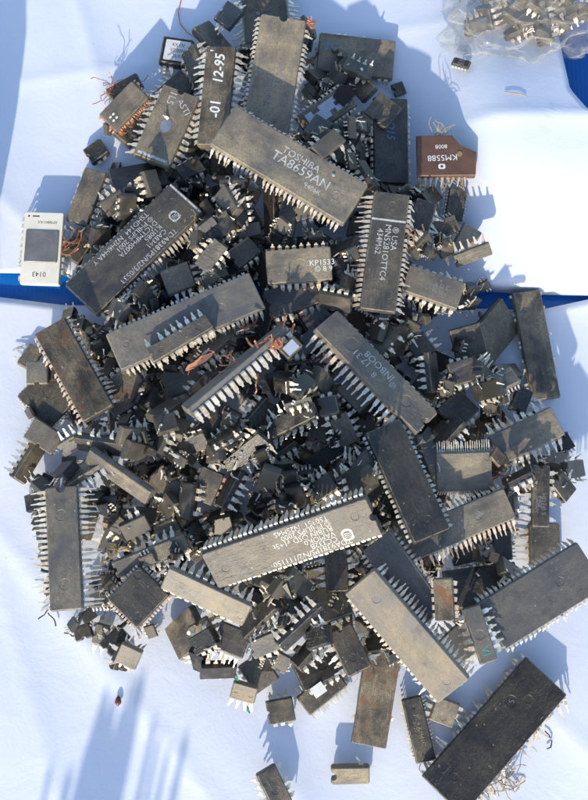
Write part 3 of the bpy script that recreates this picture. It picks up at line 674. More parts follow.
chip(D, (104, 556), (118, 526), 20, 'slate block with golden scraps right of the left vertical chip', 'slate block with golden scraps', tone=.075, dust=.5, warm=.1, pin='splay', ln=3.0, hue=.3, g=(.1, .15), sides='NS')
chip(D, (120, 517), (140, 516), 16, 'small grey cube in the shade of the leaning plate', 'small grey cube', T=3.4, tone=.09, dust=.6, warm=.1, ln=2.4, g=(.1, .1))
chip(D, (114, 571), (188, 542), 17, 'long narrow dusty chip above the diamond-set chip', 'long narrow dusty chip', tone=.07, dust=1.0, warm=.4, pin='splay', ln=2.8, g=(-.05, .25), notch=1.0)
chip(D, (66, 480), (68, 456), 14, 'small black chip with three long bright pins at the left', 'small chip with three long pins', tone=.03, dust=.3, sides='S', pin='flat', ln=5.0, g=(.1, .1), notch=0)
chip(D, (60, 452), (98, 434), 14, 'grey sunlit bar with bright pins below the brown chip', 'grey sunlit bar', tone=.10, dust=1.0, g=(.1, .5), pin='flat', ln=3.0, sides='N')
chip(D, (272, 412), (306, 406), 16, 'black chip with seven white pins in the dark middle', 'black chip with seven white pins', tone=.035, dust=.4, ln=3.2, g=(-.1, -.8), notch=0)
chip(D, (250, 428), (272, 402), 14, 'black chip with a slanting pin row left in the dark middle', 'black chip with slanting pin row', tone=.025, dust=.2, ln=3.0, g=(-.7, .5), notch=0, rough=.25)
chip(D, (306, 468), (344, 446), 18, 'plain matt black bar in the dark middle of the heap', 'plain matt black bar', T=3.6, tone=.03, dust=.12, warm=.2, sides='', g=(.1, .12), notch=1.0, rough=.5)
chip(D, (316, 442), (322, 416), 20, 'small dark chip above the plain matt bar', 'small dark chip above the bar', tone=.04, dust=.3, ln=2.4, g=(.1, .1))
chip(D, (338, 416), (352, 444), 20, 'small olive chip with a pale corner left of the long dark chip', 'small olive chip with pale corner', tone=.06, dust=.9, warm=.7, ln=2.4, g=(-.2, .25), pin='splay')
chip(D, (318, 408), (338, 404), 20, 'small slate block above the dark middle', 'small slate block', T=3.6, tone=.05, dust=.3, warm=.1, ln=2.0, g=(.1, .1))
chip(D, (272, 452), (292, 438), 11, 'small chip with three white pins low in the dark middle', 'small chip with three white pins', tone=.035, dust=.3, ln=3.4, g=(.4, -.9))
chip(D, (335, 545), (338, 592), 22, 'dark upright chip with corroded pins below the large tilted chip', 'dark upright chip', tone=.035, dust=.4, pin='splay', ln=2.6, g=(.0, .0), jit=.2)
chip(D, (453, 345), (484, 338), 30, 'dark slab with a pale rim leaning toward the viewer at the right', 'dark slab with pale rim', T=3.2, tone=.045, dust=.6, sides='', g=(.1, .35), marks=[(.05, 0, .9)], notch=0)
chip(D, (268, 189), (269, 235), 11, 'upright black strip with bright metal edges below the wide dusty printed chip', 'upright black strip', T=4.5, tone=.025, dust=.3, g=(1.5, .2), ln=2.6, rough=.2)
chip(D, (284, 236), (290, 200), 18, 'slate block standing above the tan chip', 'slate block above the tan chip', T=4, tone=.06, dust=.4, warm=.1, sides='', g=(.05, .1))
chip(D, (294, 214), (322, 206), 16, 'small grey chip with stout pins above the tan chip', 'small grey chip with stout pins', tone=.09, dust=.8, sides='NS', pin='down', ln=3.0, g=(.05, .2), dz=-5)
chip(D, (220, 182), (226, 222), 26, 'black pointed shard with a golden edge below the wide dusty printed chip', 'black pointed shard', T=3, tone=.02, dust=.1, sides='', rough=.2, g=(.55, .05), notch=0)
chip(S, (236, 227), (260, 223), 14, 'small whitish ceramic piece above the tan chip', 'small whitish piece', T=3, tone=.42, dust=.9, warm=.5, sides='', g=(.05, .2))
chip(S, (205, 160), (224, 155), 14, 'small grey chip with reddish pins left under the wide dusty printed chip', 'small grey chip with reddish pins', fam='dip', T=2.6, tone=.10, dust=.6, pin='flat', ln=2.0, hue=.7, sides='S', g=(0, .15))
chip(D, (351, 236), (357, 216), 11, 'small brown bar left of the chip with vertical print', 'small brown bar', T=3.6, tone=.09, dust=1.0, warm=.9, sides='', g=(.05, .1))
chip(D, (327, 250), (345, 242), 16, 'small slate cube right above the tan chip', 'small slate cube', T=3.6, tone=.07, dust=.4, warm=.1, sides='', g=(-.05, .1))
chip(D, (450, 375), (476, 368), 24, 'grey chip lying between the leaning slabs and the right edge', 'grey chip between slabs', tone=.06, dust=.5, ln=2.6, g=(.05, .1))
chip(D, (414, 336), (428, 356), 22, 'slate chip with bright pins below the faintly printed short chip', 'slate chip below the short chip', tone=.06, dust=.4, warm=.1, ln=2.8, g=(.1, .05), pin='splay')
chip(D, (432, 352), (437, 392), 12, 'narrow dark chip with a black pin comb right of the middle', 'narrow chip with black pin comb', g=(-1.2, 0), ln=2.8, tone=.03, dust=.3)
chip(D, (448, 420), (470, 398), 30, 'dark slate chip right of the chip with large pale pins', 'dark slate chip right of centre', tone=.045, dust=.35, warm=.1, ln=2.6, g=(-.05, 0))
chip(D, (436, 444), (460, 418), 12, 'narrow black chip on edge with six white pins right of centre', 'narrow black chip with six white pins', g=(.9, -.7), ln=2.8, tone=.03, dust=.3)

# --- special pieces
def rootat(name, label, nick, A, B, wpx, T, bot, cat, g=None, group=None, cap=.12, dz=0.0):
    M, L, W, c = place_px(A, B, wpx, T, bot, 0, g, cap, dz)
    root = thing(name, label, cat, group); root.matrix_world = M; THINGS.append((root, c[0], c[1], nick))
    return root, L, W
# white ceramic chip with a grey lid (left)
r, L, W = rootat('ceramic_chip', 'white ceramic chip with a grey square lid at the left edge', 'white ceramic chip', (38, 283), (45, 213), 38, 3.0, 4.6, 'chip', g=(.02, .08))
me = body_mesh(L, W, 3.0, 0, (), .12, .15); remat(me, CERAMIC); link('body', me, None, r)
lid = link('lid', body_mesh(12.4, 12.6, .5, 0, [(-.4, -.3, 4.2)], .1, .12, None, .05), None, r); remat(lid.data, LID); lid.location = (.6*MM, 0, 1.72*MM)
add_text(r, '0143', -L*.36, W*.02, 1.5, 1.9, BLACKINK, rot=math.pi/2)
add_text(r, 'XM8801AX', L*.36, -W*.1, 1.5, 1.1, BLACKINK, rot=math.pi/2)
props(link('pin_row', pin_row_mesh(L, W, 3.0, 'N', 2.54, 'down', 4.2, .12, .3), None, r)); props(link('pin_row', pin_row_mesh(L, W, 3.0, 'S', 2.54, 'down', 4.2, .12, .3), None, r))
flat_shape('printed_mark', rect(.5, 2.6), .03, BLACKINK, 1.5, r, (L*.44, W*.2)); flat_shape('printed_mark', rect(.7, .7), .03, BLACKINK, 1.5, r, (L*.44, W*.38))
# brown resin module
r, L, W = rootat('resin_module', 'reddish brown resin module with white lettering and frayed wires', 'brown resin module', (417, 155), (477, 155), 42, 3.2, 3.6, 'module', g=(.02, .03))
hl, hw = L/2, W/2
me = body_mesh(L, W, 3.2, 0, [(hl*.42, hw*.05, .8)], .1, .25, [(hl, hw*.15), (hl*.46, hw*.5), (hl*.2, hw*.98), (-hl, hw*.98), (-hl, -hw), (hl*.93, -hw), (hl*.95, -hw*.9)])
remat(me, BROWN); link('body', me, None, r)
add_text(r, 'KM5588', -hl*.15, -hw*.12, 1.6, 2.3, HAND, rot=math.pi+.04); add_text(r, '8008', -hl*.18, hw*.42, 1.6, 1.6, HAND, rot=math.pi+.04)
flat_shape('printed_mark', rect(2.6, 2.0, .5), .03, HAND, 1.605, r, (-hl*.18, -hw*.55)); flat_shape('printed_mark', circ(.55), .03, BROWN, 1.64, r, (-hl*.18, -hw*.55))
flat_shape('rivet', circ(1.0), .35, GOLD, 1.6, r, (hl*.42, hw*.05))
R5 = random.Random(5)
tubes('wire_fray', [curl(((R5.uniform(-hl*.5, hl*.2))*MM, hw*MM, .3*MM), (R5.gauss(0, .8), 1, R5.uniform(-.2, .5)), R5.uniform(3, 8)*MM, 6, .4, R5) for k in range(14)], .00013, HAIR, r)
tubes('wire_fray', [curl((R5.uniform(-hl, hl*.7)*MM, -hw*MM, -.5*MM), (R5.gauss(0, .4), -1, R5.uniform(-.3, .1)), R5.uniform(2, 6.5)*MM, 5, .3, R5) for k in range(32)], .00015, HAIR, r)
for x in np.linspace(-hl*.9, hl*.6, 9):
    o = link('pin', pin_me('flat', 1.778, 2.6, 3.2, 1), None, r); o.location = (x*MM, -hw*MM, -.4*MM); o.rotation_euler = (0, 0, math.pi+R5.gauss(0, .2)); o['hue'] = .1
# label module (top left)
r, L, W = rootat('relay_module', 'black box with a handwritten white label at the upper left', 'black box with white label', (160, 48), (191, 53), 27, 5.5, 4.5, 'module', g=(.05, .12))
props(link('body', body_mesh(L, W, 5.5, 0, (), .3, .5), None, r), .018, .1, .3, 0, .25)
stk = flat_shape('sticker', rect(L*.80, W*.72, .3), .06, WHITE, 2.75, r, (L*.05, 0))
for q_, t_ in enumerate(('KK1N', 'V2.00N', '25/03/')): add_text(stk, t_, (0, 0, L*.05)[q_], W*.2*(1-q_), .06, 1.35, BLACKINK, shear=.25)
props(link('pin_row', pin_row_mesh(L, W, 4, 'S', 2.54, 'splay', 3.5, .3, .1), None, r))
# resistor network with coppery pins
r, L, W = rootat('resistor_network', 'grey chip with ragged coppery pins and white dots, upper left', 'chip with ragged coppery pins', (106, 121), (141, 91), 24, 3.0, 3.4, 'chip', g=(.05, .22))
props(link('body', body_mesh(L, W, 3.0, 0), None, r), .075, .8, .6)
for k in range(4): flat_shape('white_dot', circ(.55, 10, .8), .03, HAND, 1.5, r, (-L*.36+(k % 2)*1.6, -W*.12+(k//2)*1.8))
add_pins(r, L, W, 3.0, 'SE', 1.0, 'stub', 1.6, .95, .35, 0, False); add_pins(r, L, W, 3.0, 'W', 1.2, 'stub', 1.6, .95, .35, 0, False)
R6 = random.Random(6)
tubes('wire_fray', [curl((R6.uniform(-L/2, L/2)*MM, -W/2*MM, -.6*MM), (R6.gauss(0, .6), -1, R6.gauss(0, .4)), R6.uniform(2, 3.6)*MM, 5, .7, R6) for k in range(34)], .00022, COPPER, r)
r, L, W = rootat('coil_part', 'tangle of copper wire on a small black part, upper left', 'copper wire tangle', (108, 95), (140, 80), 16, 3.0, 3.0, 'coil', g=(.05, .15))
props(link('body', body_mesh(L, W, 3.0, 0), None, r), .03, .5, .3)
tubes('copper_wire', [curl((R6.uniform(-L/2, 0)*MM, R6.uniform(-W/2, W/2)*MM, 1.6*MM), (R6.gauss(0, 1), R6.gauss(0, 1), .3), R6.uniform(6, 13)*MM, 9, .8, R6) for k in range(16)], .00016, COPPER, r)
tubes('green_wire', [curl((-L*.1*MM, -W*.1*MM, 1.8*MM), (1, .3, .2), 8*MM, 7, .5, R6) for k in range(2)], .0003, GREEN, r)
# ------------------------------------------------------------------ crumbs between the larger chips
random.seed(21)
for (px, py, k, deg, fl) in [(216, 395, 2, 55, 0), (240, 388, 9, 20, 0), (256, 372, 8, -30, 0), (298, 372, 0, 10, 0), (318, 366, 9, 60, 1), (232, 425, 0, 80, 0), (262, 440, 1, -20, 1), (246, 458, 3, 30, 1), (292, 425, 3, 20, 1),
                             (306, 388, 2, -15, 1), (278, 478, 0, 60, 0), (300, 486, 8, 15, 0), (352, 462, 2, 35, 1), (352, 480, 3, 170, 0), (190, 452, 2, 20, 1), (172, 440, 8, 70, 0), (130, 440, 2, 5, 0), (118, 458, 4, -15, 0), (142, 470, 9, 40, 1),
                             (290, 588, 3, 75, 0), (270, 602, 2, -20, 1), (296, 604, 0, 20, 0), (262, 616, 3, 50, 1), (300, 624, 2, 45, 0), (318, 636, 1, 20, 1), (240, 603, 1, -10, 0), (282, 622, 9, 10, 0),
                             (410, 240, 1, 35, 1), (430, 262, 9, 0, 0), (424, 316, 0, 20, 0), (408, 326, 1, -30, 1), (448, 312, 2, 15, 1), (466, 316, 9, 45, 0), (476, 390, 3, -20, 1), (492, 402, 0, 30, 0), (508, 412, 1, 70, 1), (470, 440, 1, 15, 1), (500, 384, 8, 30, 0),
                             (232, 204, 2, 60, 1), (250, 200, 0, 15, 0), (254, 246, 9, 40, 0), (212, 262, 0, 70, 0), (300, 182, 2, 20, 0), (350, 150, 1, 30, 1), (362, 132, 3, 70, 0), (368, 168, 9, 0, 0), (190, 170, 2, 60, 1), (196, 150, 3, 80, 1),
                             (196, 200, 0, 10, 0), (130, 222, 0, -30, 0), (152, 205, 1, 20, 1), (140, 300, 3, 25, 1), (118, 320, 2, -30, 0), (98, 340, 1, 60, 1), (122, 362, 2, 55, 1), (104, 352, 0, 15, 0), (220, 358, 2, 35, 0), (240, 342, 0, 35, 1),
                             (322, 300, 9, 40, 0), (346, 276, 2, 40, 1), (344, 292, 1, -10, 0), (350, 256, 9, 0, 0), (386, 342, 0, 40, 0), (404, 352, 9, 10, 0), (460, 556, 0, 5, 0), (476, 548, 9, 40, 0), (520, 500, 1, 80, 1), (518, 480, 0, 20, 0), (470, 504, 9, 10, 0),
                             (92, 612, 9, 30, 0), (118, 640, 0, 40, 1), (128, 655, 0, 60, 0), (148, 560, 9, 20, 0), (88, 500, 2, 60, 1), (98, 520, 4, 65, 0), (96, 476, 3, 35, 0), (150, 520, 1, 10, 1), (90, 560, 1, 80, 0), (176, 556, 9, 10, 0), (206, 640, 0, 30, 0), (230, 662, 9, 30, 0)]:
    drop_filler(px, py, k, math.radians(deg+random.uniform(-8, 8)), (random.gauss(0, .18), random.gauss(0, .18)), bool(fl))

# ------------------------------------------------------------------ broken bits and tiny packages, too many and too small to pick apart
def frag_material():
    m, t, b = mat('broken_epoxy'); co = objco(t, False)
    rp = t.nodes.new('ShaderNodeNewGeometry').outputs['Random Per Island']
    f1 = noise(t, co, 700, 5, .7); big = noise(t, co, 160, 4, .6)
    c = mixc(t, mth(t, 'POWER', rp, 1.6), (.008, .0085, .010), (.12, .105, .08))
    c = mixc(t, mth(t, 'MULTIPLY', ramp(t, big, .48, .68), mth(t, 'MULTIPLY', f1, .6)), c, (.26, .22, .15))
    t.links.new(c, b.inputs['Base Color'])
    t.links.new(mth(t, 'ADD', mth(t, 'MULTIPLY', mth(t, 'FRACT', mth(t, 'MULTIPLY', rp, 17.0)), .45), .12), b.inputs['Roughness'])
    bump(t, b, f1, 0.00008, .6)
    return m
FRAG = frag_material(); RF = random.Random(77)
def frag_shape():
    """one bit (mm): faces with material index"""
    V, F, I = [], [], []
    if RF.random() < .72:                                           # tiny package with leads
        L, W, T = RF.choice(((4.9, 3.9, 1.5), (5.2, 4.4, 1.7), (6.4, 5.2, 2.0), (3.0, 2.6, 1.2), (8.6, 3.9, 1.5), (7.6, 6.2, 3.2), (9.4, 6.3, 3.2), (9.4, 6.3, 3.3), (12.0, 6.3, 3.2), (5.0, 6.2, 3.2)))
        for z, d in ((-T/2, .25), (0, 0), (T/2-.15, .15), (T/2, .35)):
            V += [(sx*(L/2-d), sy*(W/2-d), z) for sx, sy in ((1, 1), (-1, 1), (-1, -1), (1, -1))]
        for q in range(3): F += [(4*q+k, 4*q+(k+1) % 4, 4*q+4+(k+1) % 4, 4*q+4+k) for k in range(4)]
        F += [(3, 2, 1, 0), (12, 13, 14, 15)]; I += [0]*len(F)
        big_ = W > 6; pitch = 2.54 if big_ else 1.27; st = RF.choice(('down', 'splay')) if big_ else 'gull'
        for s_ in 'NS':
            for (x, y, rz) in side_frames(L, W, s_, pitch):
                if RF.random() < .12: continue
                v, f = pin_shape(st, pitch, 2.4, T, RF.randrange(3)); o_ = len(V); M = Matrix.Rotation(rz, 3, 'Z') @ Matrix.Rotation(RF.gauss(0, .25), 3, 'X')
                V += [tuple(M @ (Vector(p)/MM)+Vector((x, y, 0))) for p in v]; F += [tuple(k+o_ for k in q) for q in f]; I += [1]*len(f)
        return V, F, I, L, W, T
    L, W, T = RF.uniform(1.6, 6.5), RF.uniform(1.2, 4.0), RF.uniform(.8, 2.8)
    j = lambda a_: a_*RF.uniform(.55, 1.1)
    for z in (-T/2, T/2): V += [(sx*j(L/2), sy*j(W/2), j(z)) for sx, sy in ((1, 1), (-1, 1), (-1, -1), (1, -1))]
    F = [(3, 2, 1, 0), (4, 5, 6), (4, 6, 7)]+[(k, (k+1) % 4, 4+(k+1) % 4) for k in range(4)]+[(k, 4+(k+1) % 4, 4+k) for k in range(4)]
    return V, F, [1 if RF.random() < .0 else 0]*len(F), L, W, T
def scatter_bits(name, label, n, gaps):
    V, F, I = [], [], []; k = 0; tries = 0
    while k < n and tries < n*14:
        tries += 1; best = None
        for _c in range(4 if gaps else 1):
            px, py = RF.uniform(15, 585), RF.uniform(15, 710)
            if not inside(px, py) and (edge_dist(px, py) > 8 or RF.random() < .6): continue
            p = P(px, py, .012); i = int((p.x-XS[0])/G); j = int((p.y-YS[0])/G)
            if not (9 < i < len(XS)-9 and 9 < j < len(YS)-9): continue
            if gaps:
                w_ = IDM[i-7:i+8, j-7:j+8]
                if ((w_ >= 0) & (w_ < 100000)).mean() > .05: continue
                hw_ = HF[i-9:i+10, j-9:j+10]
                if HF[i, j] > hw_.mean()+.0015 and RF.random() < .8: continue
            sc_ = HF[i, j]-PZ[i, j]
            if sc_ > .025*(1-math.exp(-((edge_dist(px, py) if inside(px, py) else 0)+3)/42.0))+.006: continue
            if best is None or sc_ < best[0]: best = (sc_, i, j)
        if best is None: continue
        _, i, j = best
        p = Vector((XS[i], YS[j], HF[i, j])); v, f, m_, L, W, T = frag_shape(); yaw = RF.uniform(0, 6.283)
        g = lsq_grad(p.x, p.y, yaw, L+2, W+2); g = (max(-1.2, min(1.2, g[0]*.7+RF.gauss(0, .35))), max(-1.2, min(1.2, g[1]*.7+RF.gauss(0, .35))))
        Rm = axes(yaw, g, RF.random() < .3); z = settle(p.x, p.y, Rm, L, W, T/2, T/2, .2, 300000, 78)
        M = Rm.to_4x4(); M.translation = Vector((p.x, p.y, z)); o_ = len(V)
        V += [tuple(M @ (Vector(q)*MM)) for q in v]; F += [tuple(a_+o_ for a_ in q) for q in f]; I += m_; k += 1
    me = mesh(name, V, F, FRAG); me.materials.append(PIN); me.polygons.foreach_set('material_index', I)
    o = link(name, me); o['kind'] = 'stuff'; o['label'] = label; o['category'] = 'debris'; o['hue'] = .05
    return o
scatter_bits('chip_fragments', 'broken bits and tiny packages deep between the chips', 160, False)

# ceramic chip with bright lid frame
r, L, W = rootat('ceramic_chip', 'chip with a bright metal lid frame and red-brown flake, upper right', 'chip with bright metal lid', (302, 126), (350, 95), 25, 3.6, 4.6, 'chip', g=(.0, .18))
props(link('body', body_mesh(L, W, 3.6, 0), None, r), .06, .8, .5)
ml = flat_shape('metal_lid', [(-7, -3), (1, -3), (1, -1.1), (3.4, -1.1), (3.4, -3), (8, -3), (8, 3), (-2, 3), (-2, 1.2), (-5, 1.2), (-5, 3), (-8, 3), (-8, -1), (-7, -1)], .5, BRIGHT, 1.8, r)
props(flat_shape('lid_slot', rect(2.2, 1.6), .1, EPOXY, .5, ml, (5, 0)), .03)
add_pins(r, L, W, 3.6, 'NS', 1.778, 'down', 3.2, .05)
fl = flat_shape('flake', [(-4, -2.6), (2.8, -3.4), (4.2, 1.2), (1.4, 3.6), (-3.4, 3)], .8, MICA, 2.45, r, (L*.40, .6), .3)

# --- upper chips
chip(D, (284, 23), (263, 136), 44, 'tall sand-coloured dusty chip with a notch at the top of the heap', 'tall sand-coloured chip', fam='sdip', T=4.0, tone=.11, dust=1.25, warm=.75, ln=3.2, g=(.0, .20), dz=5.5, notch=1.6, hue=.12,
     text=[('TOSHIBA', .12, -.18, 2.6, FAINT), ('GB9 S2', -.1, .22, 2.6, FAINT)])
r_, *_q = chip(D, (391, 97), (392, 182), 34, 'upright dark chip with blue handwriting at the upper right', 'upright chip with blue writing', fam='dip', tone=.05, dust=.35, warm=.15, pin='stub', ln=1.4, g=(-.12, .02), marks=[(.62, .05, 1.2)], skip=.02, notch=0,
     text=[('SQ15', -.28, -.05, 3.0, BLUEINK, dict(shear=.2))])
chip('surface_mount_chip', (375, 120), (392, 100), 27, 'small dark chip with five fine print lines at the upper right', 'small dark chip with fine print', fam='soic', T=2.4, sides='', tone=.05, dust=.35, g=(-.05, .15),
     text=[('K4S28', 0, .45, .9, GOLDINK), ('1632E', 0, .15, .9, GOLDINK), ('TC75', 0, -.15, .9, GOLDINK), ('0241', 0, -.45, .9, GOLDINK)])
chip(D, (312, 136), (325, 118), 21, 'small slate block at the end of the metal-lidded chip', 'slate block by the metal lid', T=3.4, sides='', tone=.07, dust=.4, warm=.05, g=(.0, .1))
chip(D, (393, 90), (405, 86), 13, 'small black part with two pale dots at the upper right', 'small part with pale dots', T=2.6, sides='', tone=.035, dust=.4, g=(.0, .1))
chip(D, (186, 48), (198, 78), 14, 'black chip on edge with yellow pins left of the marker-written chip', 'chip on edge with yellow pins', g=(.9, .3), ln=3.4, hue=.35, tone=.03, dust=.4, pin='splay')
# windowed memory chip
r, L, W, T = chip('windowed_memory_chip', (182, 92), (150, 159), 38, 'brown-grey chip with a round glass window at the upper left', 'chip with glass window', fam='dip', T=4.6, tone=.085, dust=.9, warm=.75, ln=4.4, pin='splay', g=(.02, .10), notch=1.4, marks=[(0, 0, 3.9)], hue=.15,
     text=[('1L5', -.72, -.3, 2.6, INK), ('ASTI', -.60, .45, 2.4, INK, dict(rot=.9)), ('MM27C128', -.45, 0, 1.5, FAINT), ('D58836', .58, .1, 1.7, FAINT)])
flat_shape('glass_window', circ(2.7, 18, .78), .12, GLASS, T/2-.10, r)
flat_shape('print_or_highlight_line', rect(1.0, W*.80), .03, INK, T/2+.004, r, (L*.44, 0))
# ceramic chip written on with a marker
r, L, W, T = chip('ceramic_chip', (211, 144), (221, 46), 29, 'narrow dark chip with large white handwritten digits near the top', 'chip with white handwriting', fam='dip', T=4.4, tone=.045, dust=.7, warm=.6, rust=.25, ln=4.2, pin='splay', g=(.12, .02), notch=0, jit=.04,
     text=[('12-95', .52, -.05, 3.7, HAND, dict(shear=.22, bold=.10)), ('-01', -.28, -.05, 3.9, HAND, dict(shear=.15, bold=.10)), ("'", .9, .35, 3, HAND, dict(bold=.1))])
# the wide chip with three printed lines
chip(D, (222, 126), (356, 202), 48, 'wide dusty grey chip with a maker name and large part number print', 'wide dusty printed chip', fam='sdip', T=4.0, tone=.095, dust=1.1, warm=.5, ln=3.6, g=(-.04, .06), notch=0, marks=[(.72, -.12, 1.5)], hue=.08,
     text=[('TOSHIBA', .10, .42, 2.6, INK), ('TA8659AN', .17, .02, 3.5, INK), ('JAPAN', -.05, -.38, 1.8, FAINT), ('9406K', .42, -.40, 1.8, INK)])
# upper left wide chip, print upside down
PH = dict(align='LEFT')
def shield(r, x, y, T, s=1.0):
    o = flat_shape('printed_logo', [(-1.9*s, -1.2*s), (-1.2*s, -2*s), (0, -2.3*s), (1.2*s, -2*s), (1.9*s, -1.2*s), (1.9*s, 1.6*s), (1.2*s, 2*s), (-1.2*s, 2*s), (-1.9*s, 1.6*s)], .03, INK, T/2+.004, r, (x, y))
    flat_shape('logo_disc', circ(1.45*s, 16), .02, props_mat, .032, o)
    for k in (-1, 0, 1): flat_shape('logo_wave', [(-1.2*s, -.12), (-.5*s, .16), (.5*s, -.12), (1.2*s, .12), (1.2*s, .34), (.5*s, .12), (-.5*s, .40), (-1.2*s, .12)], .02, INK, .054, o, (0, k*.62*s))
    return o
props_mat = plain('dark_resin', (.04, .04, .04), .5, scale=500)
r, L, W, T = chip(D, (188, 196), (80.5, 299), 46, 'wide dark chip with seven lines of white print, upper left', 'wide chip with white print, upper left', fam='sdip', T=4.0, tone=.058, dust=.35, warm=.35, ln=3.4, g=(.03, -.02), notch=0, marks=[(-.80, -.30, 1.5), (.74, -.1, 1.3)], hue=.12, line=-.96,  # the strip at its end is a painted edge highlight
     text=[('TDA9381PS/N2/3/0533', -.56, .72, 2.0, INK, PH), ('CA8341', -.46, .40, 1.9, INK, PH), ('K1J085', -.46, .12, 1.9, INK, PH), ('D1CTMPH007A', -.46, -.16, 1.9, INK, PH), ('\u00a9 PHILIPS 2001', -.46, -.43, 1.9, INK, PH), ('TSHD144  N2H6H4A Y', -.46, -.72, 1.9, INK, PH)])
shield(r, -L*.34, W*.12, T, .95)
# middle left chip and the narrow one on it
chip(D, (113, 352), (258, 289), 41, 'wide grey blank chip left of the middle carrying a narrow chip', 'wide grey blank chip', fam='sdip', T=4.0, tone=.095, dust=.6, warm=.25, ln=3.2, g=(-.02, .04), notch=0, marks=[(.48, -.1, 1.5), (-.8, .1, 1.2)])
chip(D, (149, 356), (210, 320), 17, 'narrow twenty-pin chip lying on the wide grey blank chip', 'narrow chip on the grey chip', fam='dip', T=3.4, tone=.06, dust=.45, warm=.15, ln=3.0, g=(-.02, .04), marks=[(-.62, 0, 1.1), (.62, 0, 1.1)], pin={'N': 'splay', 'S': 'down'}, notch=.8)
chip(D, (163, 283), (192, 273), 27, 'brown chip with five white pins at one end above the grey blank chip', 'brown chip with five white pins', T=3.4, tone=.08, dust=1.0, warm=.7, sides='ES', pin='flat', ln=2.6, g=(.05, .10), notch=0)
chip(D, (232, 261), (255, 242), 22, 'slate chip with black pins left of the tan chip', 'slate chip left of the tan chip', T=3.4, tone=.05, dust=.3, warm=.05, g=(-.15, -.05), ln=3.0, marks=[(0, 0, 1.0)])
chip(D, (267, 305), (318, 288), 30, 'dark slate chip in the shadow under the tan chip', 'slate chip under the tan chip', T=3.6, tone=.06, dust=.4, warm=.1, g=(-.02, .08), ln=2.8, marks=[(-.3, 0, 1.6)])
chip(D, (266, 267), (332, 263), 35, 'tan dusty chip with white print at its right end, in the middle', 'tan chip', fam='dip', T=3.8, tone=.10, dust=1.2, warm=.75, ln=3.4, g=(.02, .10), notch=0, marks=[(-.9, .05, 1.1), (.05, .05, 1.9)], hue=.15, pin={'N': 'up', 'S': 'down'},
     text=[('KP1533', .70, .05, 2.0, HAND), ('\u00a9 8 9', .74, -.32, 1.9, HAND)])
chip(D, (184, 408), (284, 323), 13, 'long narrow chip on its side showing a row of broad white pins', 'long chip on its side with white pins', fam='dip', T=4.0, tone=.11, dust=.6, warm=.15, ln=4.6, pin='broad', g=(1.05, -1.25), notch=0, jit=.03, skip=0, hue=0)
# right
chip(D, (405, 277), (462, 296), 29, 'short grey chip with faint print right of the middle', 'short faintly printed chip', fam='dip', T=3.8, tone=.085, dust=.7, warm=.4, ln=3.2, g=(-.02, .06), notch=0, hue=.1, text=[('ARE', .25, .1, 2.6, FAINT), ('74', -.1, -.2, 2.4, FAINT)])
chip(D, (392, 193), (378, 309), 36, 'dark upright chip with a vertical printed number and white line', 'chip with vertical print', fam='sdip', T=4.0, tone=.06, dust=.4, warm=.35, ln=4.4, pin={'N': 'down', 'S': 'splay'}, g=(.02, .06), notch=0, marks=[(.82, .55, 1.0), (-.78, .1, 1.3)], hue=.16, jit=.05, line=-.52,
     text=[('\u00ae USA', -.22, .42, 2.1, INK), ('MN5281OTTC4', .02, .02, 2.1, INK), ('434M62', -.15, -.40, 2.0, INK)])
chip(D, (345, 380), (369, 404), 27, 'slate chip catching pin shadows under the chip with large pale pins', 'slate chip with pin shadows', tone=.075, dust=.5, warm=.15, sides='NS', ln=2.4, g=(.05, .05), notch=0)
chip(D, (399, 550), (516, 500), 33, 'long grey chip with golden pins under the long dark chip', 'long grey chip with golden pins', fam='sdip', T=4.0, tone=.075, dust=.8, warm=.4, ln=4.4, pin={'N': 'down', 'S': 'splay'}, g=(-.02, .10), notch=1.5, hue=.32, jit=.04, marks=[(.42, .05, 1.5)],
     text=[('LA7680', .12, .1, 2.5, FAINT, dict(rot=math.pi)), ('M', .2, -.35, 2.2, FAINT, dict(rot=math.pi))])
chip(D, (376, 540), (432, 619), 35, 'slate chip under the long pale chip, bent pins above it', 'slate chip behind the pale chip', fam='sdip', T=3.8, tone=.065, dust=.45, warm=.1, ln=3.6, g=(.12, .06), notch=0, hue=.2)
chip(D, (383, 424), (432, 536), 40, 'long plain dark chip right of the middle with blobby solder pins', 'long plain dark chip', fam='sdip', T=4.0, tone=.045, dust=.18, warm=.1, pin={'N': 'down', 'S': 'stub'}, ln=3.0, g=(-.06, -.10), notch=0, marks=[(.72, .1, 1.6)], skip=0, rough=.38)
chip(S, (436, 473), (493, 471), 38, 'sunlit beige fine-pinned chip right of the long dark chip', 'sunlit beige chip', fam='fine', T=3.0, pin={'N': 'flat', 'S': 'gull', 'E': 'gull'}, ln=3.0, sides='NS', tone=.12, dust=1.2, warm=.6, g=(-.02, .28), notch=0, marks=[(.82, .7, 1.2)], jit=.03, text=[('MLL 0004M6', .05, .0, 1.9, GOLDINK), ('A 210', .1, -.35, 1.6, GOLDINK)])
chip(D, (496, 451), (559, 420), 31, 'grey dusty chip with white pins at the right edge of the heap', 'dusty chip at the right edge', fam='dip', T=3.8, tone=.085, dust=1.1, warm=.5, ln=3.8, pin='splay', g=(-.05, .08), notch=0, marks=[(.45, .05, 1.4)], hue=.05)
chip(D, (493, 452), (505, 462), 14, 'small brown flap leaning on the dusty chip at the right', 'small brown flap', T=1.6, sides='', tone=.06, dust=.6, warm=1.0, rust=.6, g=(-.6, .2), notch=0)
